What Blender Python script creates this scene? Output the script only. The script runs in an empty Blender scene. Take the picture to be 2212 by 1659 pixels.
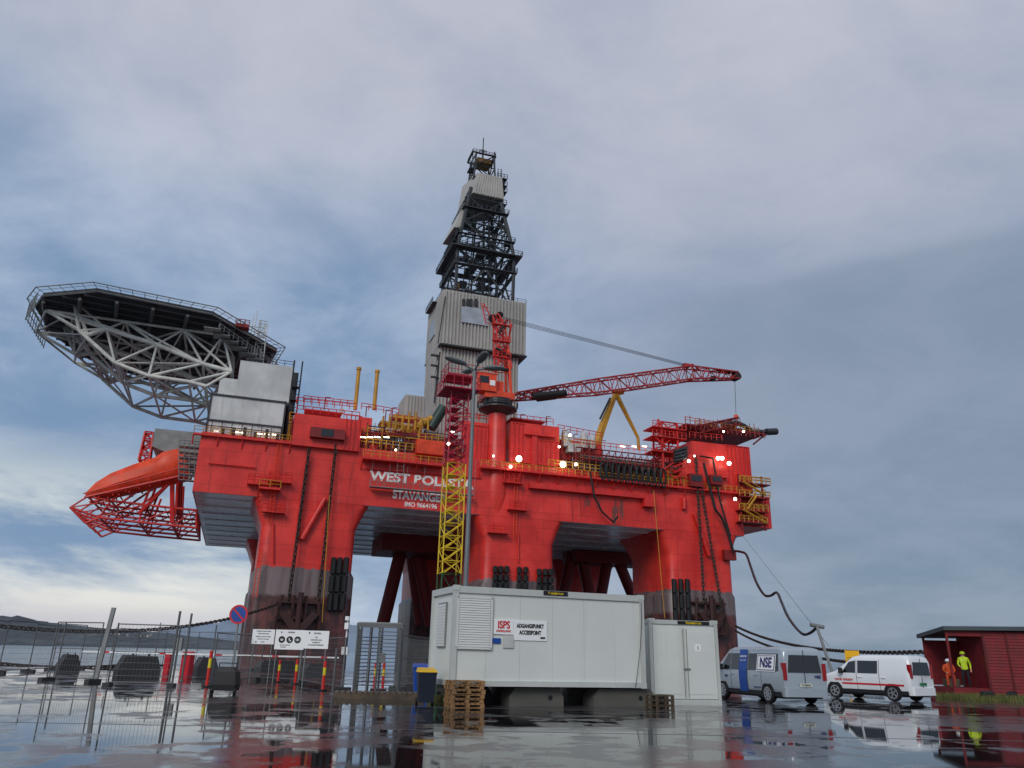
import bpy, math, random
from mathutils import Vector, Matrix
RND=random.Random(7)
W,H,F=2212.,1659.,1661.
PITCH=math.radians(19.4); ROLL=math.radians(1.4); EYE=1.5
V=Vector
scene=bpy.context.scene
scene.view_settings.view_transform='Standard'
scene.view_settings.look='None'
scene.view_settings.exposure=0
# ---------------------------------------------------------------- camera
Fv=V((0,math.cos(PITCH),math.sin(PITCH))); R0=V((1,0,0)); U0=V((0,-math.sin(PITCH),math.cos(PITCH)))
Rv=R0*math.cos(ROLL)+U0*math.sin(ROLL); Uv=U0*math.cos(ROLL)-R0*math.sin(ROLL)
CAM=V((0,0,EYE))
cd=bpy.data.cameras.new("camera"); cam=bpy.data.objects.new("camera",cd)
scene.collection.objects.link(cam)
cam.matrix_world=Matrix((( Rv.x,Uv.x,-Fv.x,0),(Rv.y,Uv.y,-Fv.y,0),(Rv.z,Uv.z,-Fv.z,EYE),(0,0,0,1)))
cd.sensor_width=36; cd.lens=F/W*36; cd.clip_end=30000; cd.clip_start=0.1
scene.camera=cam
def ray(u,v): return Fv+Rv*((u-W/2)/F)+Uv*((H/2-v)/F)
def G(u,v,z=0.0):
    d=ray(u,v); return CAM+d*((z-EYE)/d.z)
def PL(u,v,o,n):
    d=ray(u,v); return CAM+d*((o-CAM).dot(n)/d.dot(n))
def AY(u,v,Y): return PL(u,v,V((0,Y,0)),V((0,1,0)))
RA=math.radians(18.6)
RO=V((-54,130,0)); ES=V((math.cos(RA),math.sin(RA),0)); ET=V((-math.sin(RA),math.cos(RA),0))
def L(u,v,t=0.0):
    p=PL(u,v,RO+ET*t,ET)-RO
    return V((p.dot(ES),t,p.z))
def loc(pw):
    p=pw-RO; return V((p.dot(ES),p.dot(ET),p.z))
# ---------------------------------------------------------------- materials
def lin(c): 
    c=c/255.; return c/12.92 if c<=.04045 else ((c+.055)/1.055)**2.4
def C(r,g,b): return (lin(r),lin(g),lin(b),1)
class NT:
    def __init__(s,nt): s.t=nt; s.n=nt.nodes; s.l=nt.links
    def new(s,typ,**k):
        n=s.n.new(typ)
        for a,b in k.items(): setattr(n,a,b)
        return n
    def put(s,sock,val):
        if isinstance(val,bpy.types.NodeSocket): s.l.new(val,sock)
        else: sock.default_value=val
    def math(s,op,a,b=0.0,c=0.0,clamp=False):
        n=s.new('ShaderNodeMath',operation=op); n.use_clamp=clamp
        s.put(n.inputs[0],a); s.put(n.inputs[1],b)
        if op in('MULTIPLY_ADD',): s.put(n.inputs[2],c)
        return n.outputs[0]
    def mix(s,f,a,b,blend='MIX'):
        n=s.new('ShaderNodeMix',data_type='RGBA',blend_type=blend); n.clamp_factor=True
        s.put(n.inputs[0],f); s.put(n.inputs[6],a); s.put(n.inputs[7],b); return n.outputs[2]
    def ss(s,x,a,b,lo=0.0,hi=1.0):
        n=s.new('ShaderNodeMapRange',interpolation_type='SMOOTHSTEP')
        s.put(n.inputs[0],x); n.inputs[1].default_value=a; n.inputs[2].default_value=b; n.inputs[3].default_value=lo; n.inputs[4].default_value=hi
        return n.outputs[0]
    def noise(s,vec,scale,detail=4,rough=.55,dist=0):
        n=s.new('ShaderNodeTexNoise'); s.put(n.inputs['Vector'],vec)
        n.inputs['Scale'].default_value=scale; n.inputs['Detail'].default_value=detail
        n.inputs['Roughness'].default_value=rough; n.inputs['Distortion'].default_value=dist
        return n.outputs[0]
    def mapv(s,vec,sc,locn=(0,0,0)):
        n=s.new('ShaderNodeMapping'); s.put(n.inputs[0],vec); n.inputs[3].default_value=sc; n.inputs[1].default_value=locn; return n.outputs[0]
def newmat(name):
    m=bpy.data.materials.new(name); m.use_nodes=True; nt=NT(m.node_tree)
    b=nt.n['Principled BSDF']; return m,nt,b
MC={}
def mat(name,col,rough=.5,metal=0.,var=.25,scale=.6,streak=0.,dirt=(40,30,28),bump=0.,emit=0.,spec=.5):
    if name in MC: return MC[name]
    m,nt,b=newmat(name)
    tc=nt.new('ShaderNodeTexCoord').outputs['Object']
    n1=nt.noise(tc,scale,5,.6)
    f=nt.ss(n1,.35,.7)
    dark=tuple(x*(1-var) for x in col[:3])+(1,)
    c=nt.mix(f,dark,col)
    if streak>0:
        n2=nt.noise(nt.mapv(tc,(1.3,1.3,.07)),1.,5,.65)
        g=nt.ss(n2,.52,.8,0,streak)
        c=nt.mix(g,c,C(*dirt))
    nt.l.new(c,b.inputs['Base Color'])
    nt.put(b.inputs['Roughness'],nt.ss(n1,.2,.8,max(0,rough-.1),min(1,rough+.1)))
    b.inputs['Metallic'].default_value=metal
    b.inputs['Specular IOR Level'].default_value=spec
    if bump>0:
        bn=nt.new('ShaderNodeBump'); bn.inputs['Strength'].default_value=bump; bn.inputs['Distance'].default_value=.02
        nt.l.new(nt.noise(tc,scale*25,3,.6),bn.inputs['Height']); nt.l.new(bn.outputs[0],b.inputs['Normal'])
    if emit>0:
        b.inputs['Emission Color'].default_value=col; b.inputs['Emission Strength'].default_value=emit
    MC[name]=m; return m
def hullmat(name,zoned):
    m,nt,b=newmat(name)
    tc=nt.new('ShaderNodeTexCoord').outputs['Object']
    sx=nt.new('ShaderNodeSeparateXYZ'); nt.l.new(tc,sx.inputs[0])
    st=nt.math('ADD',sx.outputs[0],sx.outputs[1])
    cb=nt.new('ShaderNodeCombineXYZ'); nt.put(cb.inputs[0],st); nt.put(cb.inputs[1],sx.outputs[2])
    br=nt.new('ShaderNodeTexBrick'); nt.l.new(cb.outputs[0],br.inputs['Vector'])
    br.inputs['Scale'].default_value=1; br.inputs['Brick Width'].default_value=9; br.inputs['Row Height'].default_value=3.1
    br.inputs['Mortar Size'].default_value=.07; br.inputs['Mortar Smooth'].default_value=.6
    br.inputs['Color1'].default_value=(1,1,1,1); br.inputs['Color2'].default_value=(.84,.84,.84,1); br.inputs['Mortar'].default_value=(.5,.46,.46,1)
    n1=nt.noise(tc,.12,6,.62)
    c=nt.mix(nt.ss(n1,.35,.68),C(206,42,36),C(240,64,52))
    n2=nt.noise(nt.mapv(cb.outputs[0],(.9,.05,1)),1.,6,.68)
    c=nt.mix(nt.ss(n2,.53,.74,0,.75),c,C(134,40,36))
    n3=nt.noise(nt.mapv(cb.outputs[0],(1.6,.09,1),(17,3,0)),1.,5,.6)
    c=nt.mix(nt.ss(n3,.60,.78,0,.45),c,C(226,132,120))
    n4=nt.noise(nt.mapv(cb.outputs[0],(.25,.5,1),(7,3,0)),1.,6,.7)
    c=nt.mix(nt.ss(n4,.58,.72,0,.4),c,C(176,56,48))
    n5=nt.noise(nt.mapv(cb.outputs[0],(2.6,.16,1),(3,9,0)),1.,5,.7)
    c=nt.mix(nt.ss(n5,.64,.76,0,.65),c,C(78,46,42))
    c=nt.mix(.65,c,br.outputs[0],'MULTIPLY')
    if zoned:
        nz=nt.math('MULTIPLY_ADD',nt.noise(nt.mapv(tc,(.8,.8,.3)),1.,5,.7),2.2,sx.outputs[2])
        grey=nt.mix(nt.ss(n2,.4,.7),C(120,106,106),C(80,64,64))
        nb=nt.noise(nt.mapv(tc,(.6,.6,.25)),1.,6,.7)
        brown=nt.mix(nt.ss(nb,.4,.65),C(58,34,34),C(108,58,54))
        c=nt.mix(nt.ss(nz,HG+1.25,HG+1.0),c,grey)
        c=nt.mix(nt.ss(nz,HBN+1.6,HBN+.9),c,brown)
    nt.l.new(c,b.inputs['Base Color']); b.inputs['Roughness'].default_value=.42
    return m
HT=L(440,932).z; HB=L(427,1062).z; SEND=L(1600,1060).x
HG=L(650,1228).z; HBN=L(650,1290).z
M_hull=hullmat('red_hull_paint',False); M_col=hullmat('red_column_paint',True)
M_red=mat('red_paint',C(222,46,40),.45,streak=.45,dirt=(104,34,30))
M_boom=mat('boom_red_paint',C(176,38,38),.5,streak=.4,dirt=(80,30,30))
M_dred=mat('dark_red_paint',C(136,28,28),.55,streak=.4)
M_orange=mat('orange_red_paint',C(240,78,40),.45,streak=.35,dirt=(150,50,36))
M_under=mat('grey_underside_paint',C(238,236,234),.28,var=.2,scale=.15,streak=.25,dirt=(170,144,138),spec=.9)
M_white=mat('white_steel_paint',C(205,207,206),.45,streak=.35,dirt=(110,100,90),scale=.2)
M_grey=mat('galvanised_grey',C(140,142,140),.45,metal=.2)
M_wire=mat('weathered_fence_grey',C(104,106,106),.5,metal=.3)
M_cream=mat('helideck_steel',C(226,226,218),.5,var=.3,streak=.4,dirt=(140,134,122))
M_dark=mat('dark_steel',C(48,50,54),.5)
M_black=mat('black_rubber',C(20,20,22),.6)
M_derr=mat('derrick_dark_steel',C(54,60,64),.5,scale=.3)
M_clad=mat('grey_cladding',C(176,174,168),.5,streak=.45,dirt=(96,94,88),scale=.15,var=.2)
M_panel=mat('blue_grey_panel',C(164,174,184),.5)
M_yel=mat('yellow_paint',C(238,204,40),.5,streak=.4,dirt=(110,80,20))
M_ochre=mat('ochre_paint',C(200,146,36),.5,streak=.35)
M_green=mat('green_paint',C(30,90,50),.5)
M_mag=mat('crimson_paint',C(190,30,62),.45)
M_cable=mat('cable_black',C(30,30,33),.5)
M_chain=mat('rusty_chain',C(62,48,44),.7,scale=3,var=.5)
M_lamp=mat('lit_lamp',(1,.88,.66,1),.3,emit=9)
M_txt=mat('white_lettering',C(246,240,236),.5,var=.1,streak=.15,dirt=(200,140,130))
M_wt=mat('clean_white_lettering',C(238,238,238),.5,var=.05)
M_glass=mat('dark_glass',C(22,26,30),.06,spec=.8,var=.1)
M_conc=mat('concrete',C(96,94,88),.75,scale=1.5,bump=.4,streak=.5,dirt=(50,48,44))
M_dconc=mat('dark_concrete',C(60,60,62),.7,scale=1.5,bump=.4)
M_cwhite=mat('container_white',C(214,219,213),.4,scale=.5,var=.07,streak=.35,dirt=(146,148,134))
M_trim=mat('container_trim',C(194,198,194),.45,var=.14,streak=.2,dirt=(130,120,100))
M_wood=mat('pallet_wood',C(166,126,82),.75,scale=3,var=.5,bump=.5)
M_dwood=mat('wet_wood',C(92,78,62),.6,scale=3,var=.5)
M_blue=mat('blue_plastic',C(24,84,180),.4)
M_sblue=mat('sign_blue',C(20,72,156),.4,var=.1)
M_sred=mat('sign_red',C(205,30,36),.4,var=.1)
M_swhite=mat('sign_white',C(240,242,242),.45,var=.04)
M_sblack=mat('sign_black',C(22,22,24),.5)
M_lidy=mat('yellow_lid',C(240,190,20),.45)
M_hivis=mat('hivis_yellow',C(205,235,40),.6,var=.3,scale=6)
M_hior=mat('orange_workwear',C(222,86,34),.7,var=.3,scale=6)
M_navy=mat('navy_cloth',C(26,30,42),.8)
M_skin=mat('skin',C(205,150,125),.55,var=.1)
M_silver=mat('silver_car_paint',C(176,186,194),.25,metal=.35,var=.08,spec=.6)
M_carw=mat('white_car_paint',C(228,232,234),.22,var=.05,spec=.6,streak=.12,dirt=(150,146,138))
M_rim=mat('alloy_rim',C(175,178,182),.3,metal=.6,var=.1)
M_tyre=mat('tyre_rubber',C(22,22,24),.7)
M_plas=mat('dark_plastic',C(34,36,40),.55)
M_tail=mat('tail_light_red',C(160,14,18),.2)
M_head=mat('headlight_glass',C(200,205,210),.1)
M_plate=mat('number_plate',C(215,220,205),.4)
M_plateg=mat('green_number_plate',C(70,160,110),.4)
M_bred=mat('barrier_red',C(206,28,44),.4)
# ---------------------------------------------------------------- mesh builder
class MB:
    def __init__(s): s.v=[]; s.f=[]; s.m=[]; s.marks=[]
    def mark(s): s.marks.append((len(s.v),len(s.f)))
    def add(s,vs,fs,mi=0):
        o=len(s.v); s.v+=[tuple(p) for p in vs]; s.f+=[tuple(i+o for i in f) for f in fs]; s.m+=[mi]*len(fs)
    def hexa(s,p,mi=0): s.add(p,[(0,3,2,1),(4,5,6,7),(0,1,5,4),(1,2,6,5),(2,3,7,6),(3,0,4,7)],mi)
    def box(s,lo,hi,mi=0):
        a,b,c=[min(lo[i],hi[i]) for i in range(3)]; d,e,f=[max(lo[i],hi[i]) for i in range(3)]
        s.hexa([(a,b,c),(d,b,c),(d,e,c),(a,e,c),(a,b,f),(d,b,f),(d,e,f),(a,e,f)],mi)
    def cbox(s,c,x,y,z,sx,sy,sz,mi=0):
        c=V(c);x=V(x)*sx/2;y=V(y)*sy/2;z=V(z)*sz/2
        s.hexa([c-x-y-z,c+x-y-z,c+x+y-z,c-x+y-z,c-x-y+z,c+x-y+z,c+x+y+z,c-x+y+z],mi)
    def tube(s,p,q,r,n=6,r2=None,mi=0):
        p=V(p);q=V(q);d=q-p
        if d.length<1e-6: return
        d.normalize(); a=d.orthogonal().normalized(); b=d.cross(a)
        r2=r if r2 is None else r2
        vs=[]
        for (o,rr) in((p,r),(q,r2)):
            for i in range(n):
                c=math.cos(2*math.pi*(i+.5)/n);e=math.sin(2*math.pi*(i+.5)/n)
                vs.append(o+(a*c+b*e)*rr)
        fs=[(i,(i+1)%n,n+(i+1)%n,n+i) for i in range(n)]+[tuple(range(n))[::-1],tuple(range(n,2*n))]
        s.add(vs,fs,mi)
    def path(s,pts,r,n=6,mi=0):
        for a,b in zip(pts[:-1],pts[1:]): s.tube(a,b,r,n,mi=mi)
    def poly(s,pts,mi=0): s.add(pts,[tuple(range(len(pts)))],mi)
    def prism(s,pts,d,mi=0):
        d=V(d); n=len(pts); vs=[V(p) for p in pts]+[V(p)+d for p in pts]
        s.add(vs,[tuple(range(n))[::-1],tuple(range(n,2*n))]+[(i,(i+1)%n,n+(i+1)%n,n+i) for i in range(n)],mi)
    def loft(s,rings,mi=0,cap=True):
        n=len(rings[0]); vs=[p for r in rings for p in r]; fs=[]
        for k in range(len(rings)-1):
            for i in range(n): fs.append((k*n+i,k*n+(i+1)%n,(k+1)*n+(i+1)%n,(k+1)*n+i))
        if cap: fs.append(tuple(range(n))[::-1]); fs.append(tuple((len(rings)-1)*n+i for i in range(n)))
        s.add(vs,fs,mi)
    def rail(s,p,q,h=1.15,sp=2.0,r=.06,mi=0,mid=True):
        p=V(p);q=V(q);n=max(1,int((q-p).length/sp)); up=V((0,0,h))
        for i in range(n+1):
            a=p.lerp(q,i/n); s.tube(a,a+up,r,4,mi=mi)
        s.tube(p+up,q+up,r,4,mi=mi)
        if mid: s.tube(p+up*.5,q+up*.5,r*.8,4,mi=mi)
    def lattice(s,P,Q,up,wp,hp,wq,hq,n,rc,rb,mi=0):
        P=V(P);Q=V(Q);d=(Q-P).normalized(); up=V(up); sd=d.cross(up).normalized(); up=sd.cross(d).normalized()
        prev=None
        for i in range(n+1):
            f=i/n; c=P.lerp(Q,f); w=wp+(wq-wp)*f; h=hp+(hq-hp)*f
            cs=[c+sd*w/2+up*h/2,c-sd*w/2+up*h/2,c-sd*w/2-up*h/2,c+sd*w/2-up*h/2]
            for k in range(4): s.tube(cs[k],cs[(k+1)%4],rb,4,mi=mi)
            if prev:
                for k in range(4):
                    s.tube(prev[k],cs[k],rc,5,mi=mi)
                    if (i+k)%2: s.tube(prev[k],cs[(k+1)%4],rb,4,mi=mi)
                    else: s.tube(prev[(k+1)%4],cs[k],rb,4,mi=mi)
            prev=cs
    def obj(s,name,mats,parent=None,label=None,smooth=None,matrix=None,split=False):
        if split and s.marks:
            mk=s.marks+[(len(s.v),len(s.f))]; out=[]
            for (v0,f0),(v1,f1) in zip(mk[:-1],mk[1:]):
                if f1<=f0: continue
                b=MB(); b.v=s.v[v0:v1]; b.f=[tuple(i-v0 for i in f) for f in s.f[f0:f1]]; b.m=s.m[f0:f1]
                out.append(b.obj(name,mats,parent,label,smooth))
            return out[0]
        me=bpy.data.meshes.new(name); me.from_pydata(s.v,[],s.f); 
        if not isinstance(mats,(list,tuple)): mats=[mats]
        for m in mats: me.materials.append(m)
        if len(mats)>1: me.polygons.foreach_set('material_index',s.m)
        me.update()
        if smooth:
            me.polygons.foreach_set('use_smooth',[True]*len(me.polygons)); me.set_sharp_from_angle(angle=math.radians(smooth))
        o=bpy.data.objects.new(name,me); scene.collection.objects.link(o)
        if parent: o.parent=parent
        if matrix is not None: o.matrix_local=matrix
        if label: o['label']=label
        return o
def thing(name,label,cat,loc=(0,0,0),rot=0.,group=None):
    o=bpy.data.objects.new(name,None); o.empty_display_size=.3; scene.collection.objects.link(o)
    o.location=loc; o.rotation_euler=(0,0,rot); o['label']=label; o['category']=cat
    if group: o['group']=group
    return o
def tag(o,label,cat,group=None):
    o['label']=label; o['category']=cat
    if group: o['group']=group
    return o
def dup(o,loc,rot,label=None):
    c=o.copy(); scene.collection.objects.link(c); c.location=loc; c.rotation_euler=(0,0,rot)
    if label: c['label']=label
    for ch in list(o.children):
        k=ch.copy(); scene.collection.objects.link(k); k.parent=c
        for g in list(ch.children):
            kk=g.copy(); scene.collection.objects.link(kk); kk.parent=k
    return c
def text(s,size,m,parent,pos,right,up,name='lettering',bold=.0,align='CENTER',depth=.004,sx=1.0):
    cu=bpy.data.curves.new(name,'FONT'); cu.body=s; cu.size=size; cu.align_x=align; cu.align_y='CENTER'; cu.offset=bold; cu.extrude=depth
    to=bpy.data.objects.new('tmp',cu); scene.collection.objects.link(to)
    dg=bpy.context.evaluated_depsgraph_get(); dg.update()
    me=bpy.data.meshes.new_from_object(to.evaluated_get(dg)); bpy.data.objects.remove(to)
    me.name=name; me.materials.clear(); me.materials.append(m)
    right=V(right).normalized(); up=V(up).normalized(); n=right.cross(up).normalized()
    o=bpy.data.objects.new(name,me); scene.collection.objects.link(o)
    if parent: o.parent=parent
    o.matrix_local=Matrix(((right.x*sx,up.x,n.x,pos[0]),(right.y*sx,up.y,n.y,pos[1]),(right.z*sx,up.z,n.z,pos[2]),(0,0,0,1)))
    return o
def rrect(x0,x1,y0,y1,r,z,k=4):
    pts=[]
    for cx,cy,a0 in((x1-r,y1-r,0),(x0+r,y1-r,90),(x0+r,y0+r,180),(x1-r,y0+r,270)):
        for i in range(k+1):
            a=math.radians(a0+90*i/k); pts.append((cx+r*math.cos(a),cy+r*math.sin(a),z))
    return pts
# ---------------------------------------------------------------- world
w=bpy.data.worlds.new("World"); scene.world=w; w.use_nodes=True
nt=NT(w.node_tree); bg=nt.n['Background']
SUN_EL=math.radians(32); SUN_AZ=math.radians(200)
tc=nt.new('ShaderNodeTexCoord').outputs['Generated']
sx=nt.new('ShaderNodeSeparateXYZ'); nt.l.new(tc,sx.inputs[0]); X,Y,Z=sx.outputs
sky=nt.new('ShaderNodeTexSky',sky_type='NISHITA'); sky.sun_disc=False; sky.sun_elevation=SUN_EL; sky.sun_rotation=SUN_AZ
skyc=nt.mix(1.,sky.outputs[0],(.1,.1,.1,1),'MULTIPLY')
az=nt.math('ARCTAN2',X,Y)
zz=nt.math('ADD',nt.math('MAXIMUM',Z,0.),.30)
cb=nt.new('ShaderNodeCombineXYZ'); nt.put(cb.inputs[0],nt.math('DIVIDE',X,zz)); nt.put(cb.inputs[1],nt.math('DIVIDE',Y,zz))
n1=nt.noise(nt.mapv(cb.outputs[0],(.8,.95,1),(3.1,1.7,0)),1.,7,.52,.2)
n2=nt.noise(nt.mapv(cb.outputs[0],(3.0,3.4,1),(7.3,2.2,0)),1.,8,.6,.3)
nn=nt.math('ADD',nt.math('MULTIPLY',n1,.60),nt.math('MULTIPLY',n2,.40))
cl=nt.ss(nn,.39,.62)
cleft=nt.mix(cl,C(120,147,180),C(176,191,213))
cright=nt.mix(cl,C(140,155,178),C(166,174,193))
fr=nt.ss(az,-.25,.35)
c=nt.mix(fr,cleft,cright)
top=nt.mix(cl,C(162,172,191),C(192,194,207))
c=nt.mix(nt.ss(nt.math('ADD',Z,nt.math('MULTIPLY',n1,.16)),.46,.76),c,top)
# edge of the lower cloud sheet: a plane through the sky, soft
nrm_=V((0,0,0))
e1_=ray(1150,690).normalized(); e2_=ray(2212,480).normalized(); nrm_=e1_.cross(e2_).normalized()
if nrm_.z>0: nrm_=-nrm_
edge=nt.math('MULTIPLY_ADD',Z,nrm_.z,nt.math('MULTIPLY_ADD',Y,nrm_.y,nt.math('MULTIPLY',X,nrm_.x)))
edge=nt.math('ADD',edge,nt.math('MULTIPLY',nt.math('SUBTRACT',n2,.5),.03))
mk=nt.math('MULTIPLY',nt.ss(edge,-.008,.022),nt.ss(az,0.0,.5))
slate=nt.mix(nt.ss(Z,.02,.4),C(112,134,154),C(124,140,160))
slate=nt.mix(nt.ss(n2,.35,.65),slate,C(130,146,166))
c=nt.mix(nt.math('MULTIPLY',mk,.6),c,slate)
low2=nt.math('MULTIPLY',nt.ss(edge,.02,.25),nt.ss(az,-.05,.3))
c=nt.mix(nt.math('MULTIPLY',low2,.5),c,slate)
low=nt.math('MULTIPLY',nt.ss(Z,.015,.05),nt.ss(Z,.25,.10))
lf=nt.ss(az,-.12,-.42)
lfb=nt.ss(az,-1.8,-.9)
brn=nt.noise(nt.mapv(tc,(2.6,2.6,12)),1.,7,.58,.3)
brk=nt.math('MULTIPLY',nt.math('MULTIPLY',low,lf),nt.math('MULTIPLY',lfb,nt.ss(brn,.40,.62)))
c=nt.mix(nt.math('MULTIPLY',brk,.9),c,C(236,239,230))
hz=nt.math('MULTIPLY',nt.ss(Z,.11,.0),lf)
c=nt.mix(nt.math('MULTIPLY',hz,.7),c,nt.mix(nt.ss(brn,.4,.6),C(166,180,200),C(218,210,210)))
c=nt.mix(.05,c,skyc)
nt.l.new(c,bg.inputs[0]); bg.inputs[1].default_value=1.04
sd=bpy.data.lights.new('sun','SUN'); sd.energy=1.5; sd.angle=math.radians(25); sd.color=(1,.96,.9)
so=bpy.data.objects.new('sun',sd); scene.collection.objects.link(so)
sdir=V((math.sin(SUN_AZ)*math.cos(SUN_EL),math.cos(SUN_AZ)*math.cos(SUN_EL),math.sin(SUN_EL)))
so.rotation_euler=sdir.to_track_quat('Z','Y').to_euler()
# ---------------------------------------------------------------- ground, sea, hills
def groundmat():
    m,nt,b=newmat('wet_asphalt')
    tc=nt.new('ShaderNodeTexCoord').outputs['Object']
    n1=nt.noise(tc,.16,5,.6,.4); n2=nt.noise(tc,.9,6,.65,.3); n3=nt.noise(tc,22,3,.7)
    pud=nt.ss(nt.math('ADD',nt.math('MULTIPLY',n1,.55),nt.math('MULTIPLY',n2,.45)),.465,.515)
    base=nt.mix(nt.ss(n2,.3,.7),C(48,47,49),C(86,82,82))
    base=nt.mix(nt.ss(n3,.5,.75,0,.4),base,C(110,106,102))
    base=nt.mix(pud,base,C(32,32,34))
    nt.l.new(base,b.inputs['Base Color'])
    nt.put(b.inputs['Roughness'],nt.mix(pud,(.17,.17,.17,1),(.012,.012,.012,1)))
    b.inputs['Specular IOR Level'].default_value=.6
    bn=nt.new('ShaderNodeBump'); bn.inputs['Distance'].default_value=.02
    hh=nt.math('ADD',nt.math('MULTIPLY',n3,.6),nt.math('MULTIPLY',nt.noise(tc,4.,3,.6),.8))
    nt.put(bn.inputs['Strength'],nt.math('MULTIPLY_ADD',nt.math('SUBTRACT',1.,pud),.2,.008))
    nt.l.new(hh,bn.inputs['Height']); nt.l.new(bn.outputs[0],b.inputs['Normal'])
    return m
def quayY(x): return 70+.336*x*0.9
mb=MB()
mb.prism([(-500,-400,-4.5),(700,-400,-4.5),(700,quayY(700),-4.5),(-160,quayY(-160),-4.5),(-500,quayY(-160),-4.5)],(0,0,4.5))
o=mb.obj('ground',groundmat()); o['kind']='structure'
mb=MB()
for i in range(7):
    y=6.5+i*7.2; mb.hexa([(-60,y,0),(70,y+8,0),(70,y+8.04,0),(-60,y+.04,0),(-60,y,.004),(70,y+8,.004),(70,y+8.04,.004),(-60,y+.04,.004)])
o=mb.obj('pavement',mat('slab_joint',C(92,92,92),.35)); o['kind']='structure'; 
m,nt,b=newmat('sea_water')
tc=nt.new('ShaderNodeTexCoord').outputs['Object']
b.inputs['Base Color'].default_value=C(62,80,92); b.inputs['Roughness'].default_value=.15
bn=nt.new('ShaderNodeBump'); bn.inputs['Strength'].default_value=.6; bn.inputs['Distance'].default_value=.6
nt.l.new(nt.noise(tc,.5,5,.6),bn.inputs['Height']); nt.l.new(bn.outputs[0],b.inputs['Normal'])
mb=MB(); mb.poly([(-12000,-500,-3),(12000,-500,-3),(12000,14000,-3),(-12000,14000,-3)])
o=mb.obj('sea',m); o['kind']='structure'
def hill(prof,Yd,depth,m,name='hills'):
    mb=MB(); n=len(prof); rows=[]
    for j in range(6):
        f=j/5; row=[]
        for i,(u,v) in enumerate(prof):
            p=AY(u,v,Yd); z=(p.z+3); k=math.sin(f*math.pi/2)
            row.append((p.x,Yd-depth*(1-f)+RND.uniform(-20,20),-3.5+z*k*(.85+.3*RND.random() if 0<j<5 else 1)))
        rows.append(row)
    vs=[p for r in rows for p in r]
    mb.add(vs,[(j*n+i,j*n+i+1,(j+1)*n+i+1,(j+1)*n+i) for j in range(5) for i in range(n-1)])
    o=mb.obj(name,m,smooth=80); o['kind']='structure'; return o
def ridge(keys,step=12,jit=1.3):
    out=[]
    for (a,b) in zip(keys[:-1],keys[1:]):
        n=max(1,int((b[0]-a[0])/step))
        for i in range(n):
            f=i/n; out.append((a[0]+(b[0]-a[0])*f,a[1]+(b[1]-a[1])*f+RND.uniform(-jit,jit)))
    out.append(keys[-1]); return out
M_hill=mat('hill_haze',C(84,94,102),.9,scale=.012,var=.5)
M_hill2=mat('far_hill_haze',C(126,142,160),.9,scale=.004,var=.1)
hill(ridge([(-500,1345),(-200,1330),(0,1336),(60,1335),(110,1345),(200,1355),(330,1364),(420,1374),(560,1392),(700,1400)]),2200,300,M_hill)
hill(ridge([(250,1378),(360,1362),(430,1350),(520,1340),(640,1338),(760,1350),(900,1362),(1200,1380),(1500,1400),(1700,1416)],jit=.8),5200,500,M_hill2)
mb=MB()
for i in range(40):
    u=RND.uniform(15,330); v=1389-RND.uniform(2,22); p=AY(u,v,2060)
    sz=RND.uniform(3,7); mb.box((p.x,2050,p.z-2),(p.x+sz,2058,p.z+2.5))
o=mb.obj('village',mat('pale_houses',C(190,188,182),.8)); o['kind']='stuff'
# ================================================================= RIG
rig=thing('offshore_drilling_rig','huge red semi-submersible drilling rig moored at the quay','drilling rig',RO,RA)
def pb(mb,u0,v0,u1,v1,t,d,mi=0,mk=True):
    if mk: mb.mark()
    a=L(u0,v0,t); b=L(u1,v1,t); mb.box((a.x,t,b.z),(b.x,t+d,a.z),mi); return a,b
TD=78.
mb=MB(); mb.box((0,0,HB+.02),(SEND,TD,HT)); hull=mb.obj('hull_deck_box',M_hull,rig)
mb=MB(); mb.box((.25,.25,HB-.04),(SEND-.25,TD-.25,HB+.018))
for i in range(9):
    t=5+i*8.4; mb.box((1,t,HB-.2),(SEND-1,t+.25,HB-.05))
mb.obj('hull_underside',M_under,rig)
mb=MB()
mb.mark(); a=L(985,1160,30); mb.box((L(830,1120,30).x,30,HB-4.0),(a.x,44,HB-.25))
mb.mark(); a=L(1200,1160,34); mb.box((a.x+6,36,HB-3.0),(a.x+30,44,HB-.25))
mb.obj('underdeck_housing',M_dred,rig,split=True)
cols=[(L(556,1200).x,L(762,1230).x),(L(1043,1200).x,L(1199,1200).x),(L(1446,1200).x,L(1584,1200).x)]
for (s0,s1) in cols:
    for t0 in(0.04,TD-18):
        mb=MB(); rings=[]
        for z,fl in [(-12,.5),(HG-1.0,.5),(HG-.2,0),(HB-5.0,0),(HB-4.4,.08),(HB-1.0,1.5),(HB+.02,2.1)]:
            rings.append(rrect(s0-fl,s1+fl,t0-(0 if t0<1 else fl),t0+17.5+fl,1.7,z,4))
        mb.loft(rings); mb.obj('column',M_col,rig,smooth=24)
mb=MB()
def br(a,b,r,t=40): mb.mark(); mb.tube(L(*a,t),L(*b,t),r,12)
br((876,1150),(826,1352),1.5); br((892,1150),(932,1352),1.5); br((880,1160),(905,1350),1.0,56)
br((1322,1180),(1372,1300),1.4); br((1318,1180),(1294,1310),1.4)
br((1242,1170),(1212,1310),1.4); br((1250,1170),(1278,1310),1.4)
mb.obj('bracing',M_dred,rig,smooth=40,split=True)
def fender(us,v0,v1,t=-.5):
    for k,u in enumerate(us):
        mb=MB(); a=L(u,v0,t); b=L(u,v1,t); n=3; hh=(a.z-b.z)/n
        for j in range(n):
            z1=a.z-j*hh; mb.tube((a.x,-.55,z1-.15),(a.x,-.55,z1-hh+.25),.5,8)
        mb.box((a.x-.15,-.5,b.z),(a.x+.15,.3,a.z))
        mb.obj('fender',M_black,rig)
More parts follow.
